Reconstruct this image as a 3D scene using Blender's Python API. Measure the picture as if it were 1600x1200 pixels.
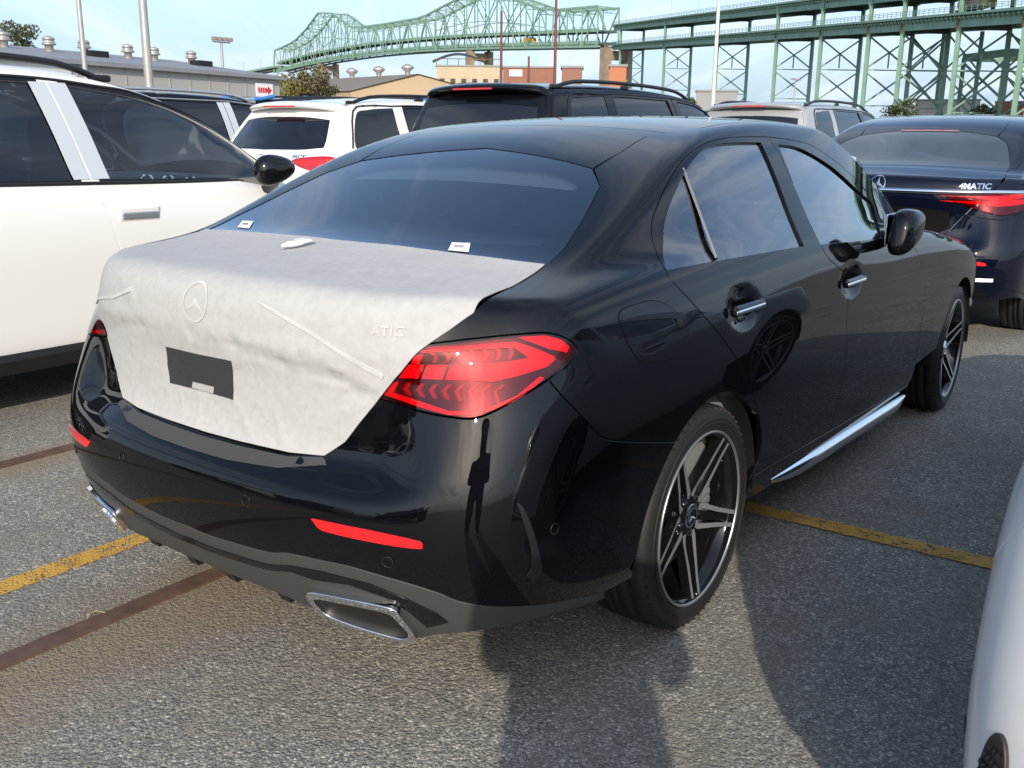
import bpy, bmesh, math, random
import numpy as np
from mathutils import Vector, Matrix, geometry as mgeo
for o in list(bpy.data.objects): bpy.data.objects.remove(o, do_unlink=True)
SC = bpy.context.scene
COL = SC.collection
PI = math.pi
rad = math.radians
rng = random.Random(7)

# ------------------------------------------------------------------ camera, sky, sun, exposure
EYE = np.array([-1.32523935, -1.9813563, 1.37605329])
YAW, PITCH, ROLL, FPX = rad(36.58131955), rad(-14.5399625), rad(0.53548398), 1515.6265726922852
def cam_axes(yaw, pitch, roll):
    f = np.array([math.cos(yaw) * math.cos(pitch), math.sin(yaw) * math.cos(pitch), math.sin(pitch)])
    r = np.array([math.sin(yaw), -math.cos(yaw), 0.0]); u = np.cross(r, f)
    c, s = math.cos(roll), math.sin(roll)
    return np.array([c * r + s * u, -s * r + c * u, f])
AX = cam_axes(YAW, PITCH, ROLL)
cam = bpy.data.cameras.new('camera')
cam.sensor_width = 36.0; cam.lens = 36.0 * FPX / 1600.0; cam.clip_start = 0.02; cam.clip_end = 6000
camo = bpy.data.objects.new('camera', cam); COL.objects.link(camo)
mw = Matrix.Identity(4)
for i in range(3):
    mw[i][0] = AX[0][i]; mw[i][1] = AX[1][i]; mw[i][2] = -AX[2][i]; mw[i][3] = EYE[i]
camo.matrix_world = mw
SC.camera = camo

SUN_EL, SUN_AZ = rad(24.5), math.atan2(-0.57, -0.82)
SUND = Vector((math.cos(SUN_EL) * math.cos(SUN_AZ), math.cos(SUN_EL) * math.sin(SUN_AZ), math.sin(SUN_EL)))
sun = bpy.data.lights.new('sun', 'SUN'); sun.energy = 2.45; sun.angle = rad(0.53); sun.color = (1.0, 0.90, 0.75)
suno = bpy.data.objects.new('sun', sun); COL.objects.link(suno)
suno.rotation_euler = SUND.to_track_quat('Z', 'Y').to_euler()

W = bpy.data.worlds.new('World'); SC.world = W; W.use_nodes = True
def build_world():
    nt = W.node_tree; nt.nodes.clear(); N = nt.nodes.new; L = nt.links.new
    out = N('ShaderNodeOutputWorld'); bg = N('ShaderNodeBackground'); bg.inputs['Strength'].default_value = 0.15
    sky = N('ShaderNodeTexSky'); sky.sky_type = 'NISHITA'; sky.sun_disc = False
    sky.sun_elevation = SUN_EL; sky.sun_rotation = PI / 2 - SUN_AZ
    sky.air_density = 1.0; sky.dust_density = 1.2; sky.ozone_density = 1.6
    tc = N('ShaderNodeTexCoord'); sep = N('ShaderNodeSeparateXYZ'); L(tc.outputs['Generated'], sep.inputs[0])
    # clouds on a high flat layer: direction / (z + c)
    zz = N('ShaderNodeMath'); zz.operation = 'ADD'; zz.inputs[1].default_value = 0.10; L(sep.outputs['Z'], zz.inputs[0])
    zm = N('ShaderNodeMath'); zm.operation = 'MAXIMUM'; zm.inputs[1].default_value = 0.04; L(zz.outputs[0], zm.inputs[0])
    dx = N('ShaderNodeMath'); dx.operation = 'DIVIDE'; L(sep.outputs['X'], dx.inputs[0]); L(zm.outputs[0], dx.inputs[1])
    dy = N('ShaderNodeMath'); dy.operation = 'DIVIDE'; L(sep.outputs['Y'], dy.inputs[0]); L(zm.outputs[0], dy.inputs[1])
    cb = N('ShaderNodeCombineXYZ'); L(dx.outputs[0], cb.inputs[0]); L(dy.outputs[0], cb.inputs[1])
    mp = N('ShaderNodeMapping'); mp.inputs['Rotation'].default_value = (0, 0, rad(-28)); mp.inputs['Scale'].default_value = (0.34, 1.9, 1)
    m0 = N('ShaderNodeMapping'); m0.inputs['Rotation'].default_value = (0, 0, rad(-40)); L(cb.outputs[0], m0.inputs[0]); L(m0.outputs[0], mp.inputs[0])
    n1 = N('ShaderNodeTexNoise'); n1.inputs['Scale'].default_value = 1.1; n1.inputs['Detail'].default_value = 9; n1.inputs['Roughness'].default_value = 0.62; n1.inputs['Distortion'].default_value = 0.5
    L(mp.outputs[0], n1.inputs['Vector'])
    n2 = N('ShaderNodeTexNoise'); n2.inputs['Scale'].default_value = 0.55; n2.inputs['Detail'].default_value = 3
    L(m0.outputs[0], n2.inputs['Vector'])
    mul = N('ShaderNodeMath'); mul.operation = 'MULTIPLY_ADD'; mul.inputs[1].default_value = 0.55; L(n2.outputs['Fac'], mul.inputs[0]); L(n1.outputs['Fac'], mul.inputs[2])
    rp = N('ShaderNodeValToRGB'); L(mul.outputs[0], rp.inputs[0])
    rp.color_ramp.elements[0].position = 0.72; rp.color_ramp.elements[0].color = (0, 0, 0, 1)
    rp.color_ramp.elements[1].position = 1.0; rp.color_ramp.elements[1].color = (0.8, 0.8, 0.8, 1)
    # thin haze veil towards the horizon
    hz = N('ShaderNodeMapRange'); hz.inputs['From Min'].default_value = 0.0; hz.inputs['From Max'].default_value = 0.34
    hz.inputs['To Min'].default_value = 0.92; hz.inputs['To Max'].default_value = 0.0; L(sep.outputs['Z'], hz.inputs['Value'])
    mh = N('ShaderNodeMixRGB'); L(hz.outputs[0], mh.inputs[0]); L(sky.outputs[0], mh.inputs[1]); mh.inputs[2].default_value = (1.75, 2.50, 3.45, 1)
    mix = N('ShaderNodeMixRGB'); L(rp.outputs[0], mix.inputs[0]); L(mh.outputs[0], mix.inputs[1]); mix.inputs[2].default_value = (3.9, 4.3, 4.8, 1)
    L(mix.outputs[0], bg.inputs[0]); L(bg.outputs[0], out.inputs[0])
build_world()
vs = SC.view_settings; vs.view_transform = 'Standard'; vs.look = 'None'; vs.gamma = 1.0; vs.exposure = 0.76
try: vs.use_curve_mapping = False
except Exception: pass
SC.display_settings.display_device = 'sRGB'
SC.render.engine = 'CYCLES'
SC.cycles.max_bounces = 8; SC.cycles.transparent_max_bounces = 12; SC.cycles.glossy_bounces = 5
SC.cycles.use_denoising = True
SC.cycles.caustics_reflective = False; SC.cycles.caustics_refractive = False

# ------------------------------------------------------------------ materials
MATS = {}
def lin(c):
    return tuple((v / 12.92 if v <= 0.04045 else ((v + 0.055) / 1.055) ** 2.4) for v in c)
def mat(name, col=(0.5, 0.5, 0.5), rough=0.5, metal=0.0, coat=0.0, spec=0.5, noise=None, bump=None, emit=None, coatr=0.03):
    if name in MATS: return MATS[name]
    m = bpy.data.materials.new(name); m.use_nodes = True; nt = m.node_tree
    b = nt.nodes['Principled BSDF']
    b.inputs['Base Color'].default_value = (*col, 1); b.inputs['Roughness'].default_value = rough
    b.inputs['Metallic'].default_value = metal; b.inputs['Coat Weight'].default_value = coat; b.inputs['Coat Roughness'].default_value = coatr
    b.inputs['Specular IOR Level'].default_value = spec
    if noise or bump:
        tc = nt.nodes.new('ShaderNodeTexCoord')
    if noise:                       # (scale, second colour, amount)
        n = nt.nodes.new('ShaderNodeTexNoise'); n.inputs['Scale'].default_value = noise[0]; n.inputs['Detail'].default_value = 6; n.inputs['Roughness'].default_value = 0.65
        nt.links.new(tc.outputs['Object'], n.inputs['Vector'])
        r = nt.nodes.new('ShaderNodeMapRange'); r.inputs['From Min'].default_value = 0.35; r.inputs['From Max'].default_value = 0.68
        r.inputs['To Max'].default_value = noise[2]; nt.links.new(n.outputs['Fac'], r.inputs['Value'])
        x = nt.nodes.new('ShaderNodeMixRGB'); x.inputs[1].default_value = (*col, 1); x.inputs[2].default_value = (*noise[1], 1)
        nt.links.new(r.outputs[0], x.inputs[0]); nt.links.new(x.outputs[0], b.inputs['Base Color'])
    if bump:                        # (scale, strength, distance)
        n = nt.nodes.new('ShaderNodeTexNoise'); n.inputs['Scale'].default_value = bump[0]; n.inputs['Detail'].default_value = 5
        nt.links.new(tc.outputs['Object'], n.inputs['Vector'])
        q = nt.nodes.new('ShaderNodeBump'); q.inputs['Strength'].default_value = bump[1]; q.inputs['Distance'].default_value = bump[2]
        nt.links.new(n.outputs['Fac'], q.inputs['Height']); nt.links.new(q.outputs[0], b.inputs['Normal'])
    if emit:
        b.inputs['Emission Color'].default_value = (*emit[0], 1); b.inputs['Emission Strength'].default_value = emit[1]
    MATS[name] = m
    return m
def glass_mat(name, tint, body=(0.01, 0.012, 0.014), opaque=0.25, ior=1.5):
    """thin window glass: tinted see-through layer under a sharp Fresnel reflection"""
    if name in MATS: return MATS[name]
    m = bpy.data.materials.new(name); m.use_nodes = True; nt = m.node_tree; nt.nodes.clear(); N = nt.nodes.new; L = nt.links.new
    out = N('ShaderNodeOutputMaterial'); tr = N('ShaderNodeBsdfTransparent'); tr.inputs[0].default_value = (*tint, 1)
    df = N('ShaderNodeBsdfDiffuse'); df.inputs[0].default_value = (*body, 1)
    m1 = N('ShaderNodeMixShader'); m1.inputs[0].default_value = opaque; L(tr.outputs[0], m1.inputs[1]); L(df.outputs[0], m1.inputs[2])
    gl = N('ShaderNodeBsdfGlossy'); gl.inputs['Roughness'].default_value = 0.0; gl.inputs[0].default_value = (0.95, 0.97, 1, 1)
    fr = N('ShaderNodeFresnel'); fr.inputs[0].default_value = ior
    m2 = N('ShaderNodeMixShader'); d1 = N('ShaderNodeMath'); d1.operation = 'ADD'; d1.inputs[1].default_value = 1.0; L(fr.outputs[0], d1.inputs[0]); d2 = N('ShaderNodeMath'); d2.operation = 'DIVIDE'; L(fr.outputs[0], d2.inputs[0]); L(d1.outputs[0], d2.inputs[1])
    d3 = N('ShaderNodeMath'); d3.operation = 'MULTIPLY'; d3.inputs[1].default_value = 2.0; L(d2.outputs[0], d3.inputs[0])      # both faces of the pane reflect
    L(d3.outputs[0], m2.inputs[0]); L(m1.outputs[0], m2.inputs[1]); L(gl.outputs[0], m2.inputs[2])
    L(m2.outputs[0], out.inputs[0]); MATS[name] = m
    return m

# ------------------------------------------------------------------ objects and tags
def link(name, me, m=None, parent=None):
    o = bpy.data.objects.new(name, me); COL.objects.link(o)
    if m is not None and me is not None and not me.materials: me.materials.append(m)
    if parent is not None: o.parent = parent
    return o
def thing(name, label, cat, loc=(0, 0, 0), rz=0.0, group=None):
    o = bpy.data.objects.new(name, None); COL.objects.link(o); o.empty_display_size = 0.2
    o.location = loc; o.rotation_euler = (0, 0, rz); o['label'] = label; o['category'] = cat
    if group: o['group'] = group
    return o
def tag(o, label, cat, group=None):
    o['label'] = label; o['category'] = cat
    if group: o['group'] = group
    return o
def copy_tree(o, parent=None):
    c = o.copy(); COL.objects.link(c)
    if parent is not None: c.parent = parent
    for ch in list(o.children): copy_tree(ch, c)
    return c
class MB:
    """collects primitives; build() links them as one mesh object"""
    def __init__(s): s.v = []; s.f = []; s.sm = []
    def add(s, vs_, fs_, smooth=False):
        b = len(s.v); s.v += [tuple(map(float, p)) for p in vs_]; s.f += [tuple(i + b for i in f) for f in fs_]; s.sm += [smooth] * len(fs_)
        return s
    def box(s, c, d, ax=None, bev=0.0):
        c = np.array(c, float); d = np.array(d, float) / 2
        A = np.eye(3) if ax is None else np.array(ax, float)
        if bev <= 0:
            V = [c + A.T @ (d * np.array(k)) for k in ((-1,-1,-1),(1,-1,-1),(1,1,-1),(-1,1,-1),(-1,-1,1),(1,-1,1),(1,1,1),(-1,1,1))]
            s.add(V, [(3,2,1,0),(4,5,6,7),(0,1,5,4),(1,2,6,5),(2,3,7,6),(3,0,4,7)])
        else:
            b = min(bev, *(d * 0.9)); bm = bmesh.new(); bmesh.ops.create_cube(bm, size=1.0)
            for v in bm.verts: v.co = Vector([v.co[i] * 2 * d[i] for i in range(3)])
            bmesh.ops.bevel(bm, geom=list(bm.edges), offset=b, segments=2, affect='EDGES', profile=0.5)
            bm.verts.index_update()
            V = [c + A.T @ np.array(v.co) for v in bm.verts]; F = [tuple(v.index for v in f.verts) for f in bm.faces]
            s.add(V, F, False); bm.free()
        return s
    def bar(s, a, b, w, h=None, up=(0, 0, 1)):
        """rectangular bar from a to b"""
        a = np.array(a, float); b = np.array(b, float); t = b - a; n = np.linalg.norm(t)
        if n < 1e-6: return s
        t /= n; up = np.array(up, float)
        if abs(t @ up) > 0.98: up = np.array([1.0, 0, 0])
        sx = np.cross(t, up); sx /= np.linalg.norm(sx); sy = np.cross(sx, t)
        return s.box((a + b) / 2, (n, w, h or w), ax=[t, sx, sy])
    def tube(s, pts, r, n=8, cap=True, smooth=True):
        P = [np.array(p, float) for p in pts]; R_ = r if hasattr(r, '__len__') else [r] * len(P)
        t0 = P[1] - P[0]; up = np.array([0, 0, 1.0]) if abs(t0[2]) < 0.9 * np.linalg.norm(t0) else np.array([1.0, 0, 0])
        V = []; F = []
        for i, p in enumerate(P):
            t = P[min(i + 1, len(P) - 1)] - P[max(i - 1, 0)]; t = t / (np.linalg.norm(t) + 1e-12)
            a = np.cross(t, up); a /= (np.linalg.norm(a) + 1e-12); b = np.cross(a, t); up = b
            for k in range(n):
                q = 2 * PI * k / n; V.append(p + R_[i] * (math.cos(q) * a + math.sin(q) * b))
        for i in range(len(P) - 1):
            for k in range(n):
                F.append((i * n + k, i * n + (k + 1) % n, (i + 1) * n + (k + 1) % n, (i + 1) * n + k))
        s.add(V, F, smooth)
        if cap: s.add(V[:n], [tuple(range(n))[::-1]]); s.add(V[-n:], [tuple(range(n))])
        return s
    def lathe(s, prof, n=32, org=(0, 0, 0), ax='z', smooth=True, closed=False):
        """prof: (r, h) pairs turned round an axis"""
        o = np.array(org, float); V = []; F = []
        for r, h in prof:
            for k in range(n):
                q = 2 * PI * k / n; c, d = r * math.cos(q), r * math.sin(q)
                V.append(o + (np.array([c, d, h]) if ax == 'z' else np.array([c, h, d]) if ax == 'y' else np.array([h, c, d])))
        m = len(prof)
        for i in range(m if closed else m - 1):
            j = (i + 1) % m
            for k in range(n): F.append((i * n + k, i * n + (k + 1) % n, j * n + (k + 1) % n, j * n + k))
        return s.add(V, F, smooth)
    def prism(s, poly, a, b, fn=None):
        """extrude 2D polygon; fn(u, v, w) -> point, w from a to b"""
        fn = fn or (lambda u, v, w: (u, v, w)); n = len(poly)
        V = [fn(u, v, a) for u, v in poly] + [fn(u, v, b) for u, v in poly]
        F = [tuple(range(n))[::-1], tuple(range(n, 2 * n))] + [(i, (i + 1) % n, (i + 1) % n + n, i + n) for i in range(n)]
        return s.add(V, F)
    def mesh(s, name, recalc=True):
        me = bpy.data.meshes.new(name); me.from_pydata(s.v, [], s.f)
        me.polygons.foreach_set('use_smooth', s.sm)
        if recalc:
            bm = bmesh.new(); bm.from_mesh(me); bmesh.ops.recalc_face_normals(bm, faces=bm.faces); bm.to_mesh(me); bm.free()
        me.update(); return me
    def build(s, name, m, parent=None, recalc=True): return link(name, s.mesh(name, recalc), m, parent)
# ------------------------------------------------------------------ car bodies: a smooth implicit form, panels are cut from it
def spline(pts):
    """natural cubic through (x, y) points, linear outside"""
    P = np.array(pts, float); x = P[:, 0]; y = P[:, 1]; n = len(x); h = np.diff(x)
    A = np.zeros((n, n)); B = np.zeros(n); A[0, 0] = A[-1, -1] = 1
    for i in range(1, n - 1):
        A[i, i - 1] = h[i - 1]; A[i, i] = 2 * (h[i - 1] + h[i]); A[i, i + 1] = h[i]
        B[i] = 6 * ((y[i + 1] - y[i]) / h[i] - (y[i] - y[i - 1]) / h[i - 1])
    M = np.linalg.solve(A, B)
    s0 = (y[1] - y[0]) / h[0] - h[0] * (2 * M[0] + M[1]) / 6; s1 = (y[-1] - y[-2]) / h[-1] + h[-1] * (2 * M[-1] + M[-2]) / 6
    def f(q):
        q = np.asarray(q, float); i = np.clip(np.searchsorted(x, q) - 1, 0, n - 2)
        a = x[i + 1] - q; b = q - x[i]; hh = h[i]
        r = (M[i] * a ** 3 + M[i + 1] * b ** 3) / (6 * hh) + (y[i] / hh - M[i] * hh / 6) * a + (y[i + 1] / hh - M[i + 1] * hh / 6) * b
        r = np.where(q < x[0], y[0] + s0 * (q - x[0]), r)
        return np.where(q > x[-1], y[-1] + s1 * (q - x[-1]), r)
    return f
def table(f, lo=-2.5, hi=7.5, n=24000):
    T = f(np.linspace(lo, hi, n + 1)); k = n / (hi - lo)
    def g(q):
        t = (np.clip(q, lo, hi - 1e-6) - lo) * k; i = t.astype(np.int64); w = t - i
        return T[i] * (1 - w) + T[i + 1] * w
    return g
def lmax(k, *a):
    if len(a) == 2: return np.maximum(a[0], a[1]) + k * np.log1p(np.exp(np.maximum(-np.abs(a[0] - a[1]) / k, -60)))
    m = a[0]
    for b in a[1:]: m = np.maximum(m, b)
    return m + k * np.log(sum(np.exp(np.clip((b - m) / k, -60, 0)) for b in a))
def lmin(k, *a): return -lmax(k, *[-b for b in a])
def sstep(a, b, x):
    t = np.clip((x - a) / (b - a), 0, 1); return t * t * t * (t * (6 * t - 15) + 10)

class Form:
    """half-width, rear, deck, roof and greenhouse profiles blended into one closed surface"""
    def __init__(s, d):
        s.d = d
        for k in ('wp', 'sec', 'xr', 'xro', 'deck', 'roof', 'g0', 'gs', 'xf', 'bow', 'bow4'): setattr(s, k, table(spline(d[k])))
        s.xg = table(spline(d['xg'])) if 'xg' in d else None
        s.xo, s.xe, s.z0 = d.get('xo', 1.0), d.get('xe', 3.8), d.get('z0', 0.42)
        s.lx, s.lz = d.get('lx', 1.3), d.get('lz', 0.35)
        s.cuts = d.get('cuts', [])
    def f(s, P):
        d = s.d; x, y, z = P[..., 0], np.abs(P[..., 1]), P[..., 2]
        y = np.sqrt(y * y + 1e-6)
        side = y - (s.wp(x) + s.sec(z))
        for c in s.cuts: side = side + c(x, y, z)
        t = sstep(d['ledge'][0], d['ledge'][1], y)
        rear = s.xr(z) * (1 - t) + s.xro(z) * t + s.bow(z) * y * y + s.bow4(z) * y ** 4 - x
        top = z - (s.deck(x) - d['dcrown'] * y * y)
        front = x - (s.xf(z) - d.get('fbow', 0.25) * y * y - d.get('fbow4', 0.25) * y ** 4)
        lower = lmax(d['kedge'], rear, top)
        lower = lmax(d['kside'] + d.get('kcorner', 0.0) * (1 - sstep(.35, 1.1, x)) * (1 - sstep(.86, .98, z)), lower, side)
        lower = lmax(d['kfront'], lower, front)
        lower = lmax(0.02, lower, d['zb'] - z)
        gs = (y - (s.g0(x) + s.gs(z))) * 0.9
        r = s.roof(x - d.get('rbow', 0.0) * y * y) if d.get('rbow') else s.roof(x)
        gt = (z - (r - d['rcrown'] * (1 - d.get('fcrown', 0.0) * sstep(2.2, 2.9, x)) * y * y)) * 0.92
        gh = lmax(d['kroof'] + (d.get('kroof2', d['kroof']) - d['kroof']) * sstep(2.1, 2.8, x), gs, gt)
        if s.xg is not None:
            gr = (s.xg(z) + d['gbow'] * y * y - x) * 0.9
            gh = lmax(d['kgr'], gh, gr)
        gh = lmax(0.008, gh, d.get('gz', 0.93) - z)
        return lmin(d['kfil'], lower, gh)
    def grad(s, P, e=1.5e-3):
        g = np.stack([s.f(P + np.eye(3)[i] * e) - s.f(P - np.eye(3)[i] * e) for i in range(3)], -1)
        return g / (np.linalg.norm(g, axis=-1, keepdims=True) + 1e-12)
    def cast(s, O, D, tmax, tmin=0.0, n=40, inward=True):
        """from O + tmax D inwards to O + tmin D; first crossing seen from outside"""
        N = len(O); sg = 1.0 if tmin > tmax else -1.0; t = np.full(N, float(tmax)); lo = np.full(N, float(tmin)); hi = t.copy(); act = np.arange(N)
        for _ in range(90):
            if not len(act): break
            v = s.f(O[act] + D[act] * t[act][:, None]); neg = v < 0
            lo[act[neg]] = t[act[neg]]; act = act[~neg]; v = v[~neg]; hi[act] = t[act]
            t[act] = t[act] + sg * np.maximum(v / 2.3, 0.004); out = (t[act] - tmin) * sg > 0; act = act[~out]
        flo = s.f(O + D * lo[:, None]); fhi = s.f(O + D * hi[:, None])
        for k in range(9):
            w = np.clip(fhi / (fhi - flo + 1e-12), .02, .98) if k % 3 else 0.5
            mid = hi + (lo - hi) * w; v = s.f(O + D * mid[:, None]); ins = v < 0
            lo = np.where(ins, mid, lo); flo = np.where(ins, v, flo); hi = np.where(ins, hi, mid); fhi = np.where(ins, fhi, v)
        w = np.clip(fhi / (fhi - flo + 1e-12), 0, 1); return O + D * (hi + (lo - hi) * w)[:, None]
    # ---- domains: 2D charts of the surface
    RC = 0.75
    def uv(s, P, dom):
        P = np.asarray(P, float); x, y, z = P[:, 0], P[:, 1], P[:, 2]
        if dom == 'top': return np.stack([x, y], 1)
        if dom == 'side': return np.stack([x, z], 1)
        if dom == 'rear': return np.stack([y, z], 1)
        if dom == 'long': return np.stack([y, 0.9 * np.arctan2(z - s.lz, s.lx - x)], 1)
        # cap: u runs along the right flank, round the tail and up the left flank
        psi = np.arctan2(s.xo - x, -y)
        rr = np.where(x < s.xo, np.hypot(x - s.xo, y), np.where(x > s.xe, np.hypot(x - s.xe, y), np.abs(y)))
        phi = np.arctan2(z - s.z0, rr)
        u = np.where(x < s.xo, s.xo - s.RC * psi, np.where(y < 0, x, s.xo - s.RC * PI - (x - s.xo)))
        psf = np.arctan2(x - s.xe, -y)
        u = np.where((x > s.xe) & (y < 0), s.xe + s.RC * psf, u)
        return np.stack([u, 0.7 * phi], 1)
    def point(s, UV, dom):
        u, v = UV[:, 0], UV[:, 1]; n = len(u); Z = np.zeros(n)
        if dom == 'top': return s.cast(np.stack([u, v, Z + 0.4], 1), np.tile([0, 0, 1.0], (n, 1)), 1.9)
        if dom == 'side': return s.cast(np.stack([u, Z, v], 1), np.tile([0, -1.0, 0], (n, 1)), 1.25, 0.05)
        if dom == 'rear': return s.cast(np.stack([Z + 1.5, u, v], 1), np.tile([-1.0, 0, 0], (n, 1)), 2.0)
        if dom == 'long':
            a = v / 0.9; return s.cast(np.stack([Z + s.lx, u, Z + s.lz], 1), np.stack([-np.cos(a), Z, np.sin(a)], 1), 2.6, 0.02, 60)
        phi = v / 0.7; L0 = s.xo; L1 = s.xo - s.RC * PI
        psi = np.clip((L0 - u) / s.RC, 0, PI); psf = np.clip((u - s.xe) / s.RC, 0, PI / 2)
        ox = np.where(u > L0, np.minimum(u, s.xe), np.where(u < L1, s.xo + (L1 - u), s.xo))
        dx = -np.sin(psi) + np.sin(psf); dy = -np.cos(psi); dy = np.where(u > s.xe, -np.cos(psf), dy)
        c = np.cos(phi)
        return s.cast(np.stack([ox, Z, Z + s.z0], 1), np.stack([dx * c, dy * c, np.sin(phi)], 1), 2.4, 0.05, 60)
    def snap(s, P, dom): return s.point(s.uv(P, dom), dom)
    # ---- outlines
    def on_side(s, pts): return s.point(np.array(pts, float), 'side')
    def on_rear(s, pts): return s.point(np.array(pts, float), 'rear')
    def on_top(s, pts): return s.point(np.array(pts, float), 'top')
    def seen(s, pts, loc=(0, 0)):
        """photograph pixels (1600 wide) traced on to the body along the sight line"""
        q = np.array(pts, float); D = np.stack([(q[:, 0] - 800) / FPX, -(q[:, 1] - 600) / FPX, np.ones(len(q))], 1) @ AX
        D /= np.linalg.norm(D, axis=1)[:, None]; O = np.tile(EYE - np.array([loc[0], loc[1], 0]), (len(q), 1))
        return s.cast(O, D, 0.3, 9.0, 500)

def curve(pts, closed=False, n=8, corners=()):
    """Catmull-Rom through points; corners keeps the listed indices sharp"""
    P = np.array(pts, float); m = len(P); out = []
    for i in range(m if closed else m - 1):
        p1, p2 = P[i], P[(i + 1) % m]
        p0 = P[(i - 1) % m] if (closed or i > 0) and i not in corners else 2 * p1 - p2
        p3 = P[(i + 2) % m] if (closed or i < m - 2) and (i + 1) % m not in corners else 2 * p2 - p1
        for k in range(n):
            t = k / n
            out.append(0.5 * (2 * p1 + (p2 - p0) * t + (2 * p0 - 5 * p1 + 4 * p2 - p3) * t * t + (3 * p1 - p0 - 3 * p2 + p3) * t ** 3))
    if not closed: out.append(P[-1])
    return np.array(out)
def resample(P, h, closed=True):
    P = np.asarray(P, float); Q = np.vstack([P, P[:1]]) if closed else P; out = []
    for a, b in zip(Q[:-1], Q[1:]):
        k = max(1, int(math.ceil(np.linalg.norm(b - a) / h)))
        out += [a + (b - a) * j / k for j in range(k)]
    if not closed: out.append(Q[-1])
    return np.array(out)
def dedupe(P, e):
    P = np.asarray(P, float); keep = []
    for p in P:
        if not keep or np.linalg.norm(p - keep[-1]) > e: keep.append(p)
    if len(keep) > 3 and np.linalg.norm(keep[0] - keep[-1]) < e: keep.pop()
    return np.array(keep)
def inside(Q, poly):
    c = np.zeros(len(Q), bool); x, y = Q[:, 0], Q[:, 1]; n = len(poly)
    for i in range(n):
        a = poly[i]; b = poly[i - 1]
        if a[1] == b[1]: continue
        m = (a[1] > y) != (b[1] > y)
        c ^= m & (x < (b[0] - a[0]) * (y - a[1]) / (b[1] - a[1]) + a[0])
    return c
def near_poly(Q, poly, r):
    m = np.zeros(len(Q), bool); n = len(poly)
    for i in range(n):
        a = poly[i - 1]; b = poly[i]; ab = b - a; l = ab @ ab + 1e-18
        t = np.clip(((Q - a) @ ab) / l, 0, 1); d = Q - (a + t[:, None] * ab)
        m |= (d * d).sum(1) < r * r
    return m
def mesh_from(name, V, F, N=None, flat_from=None):
    me = bpy.data.meshes.new(name)
    me.from_pydata([tuple(v) for v in V], [], [tuple(int(i) for i in f) for f in F])
    me.polygons.foreach_set('use_smooth', [True] * len(F))
    if N is not None: me.normals_split_custom_set_from_vertices([tuple(v) for v in N])
    me.update(); return me
def flip_y(me, name=None):
    """mirror image of a panel for the other flank"""
    V = np.zeros(len(me.vertices) * 3); me.vertices.foreach_get('co', V); V = V.reshape(-1, 3) * [1, -1, 1]
    F = [tuple(p.vertices)[::-1] for p in me.polygons]
    N = me.get('_n'); N = MIRN.get(me.name)
    m = mesh_from(name or me.name, V, F, None if N is None else N * [1, -1, 1])
    for k in me.materials: m.materials.append(k)
    if len(me.materials) > 1: m.polygons.foreach_set('material_index', [p.material_index for p in me.polygons])
    return m
MIRN = {}
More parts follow.
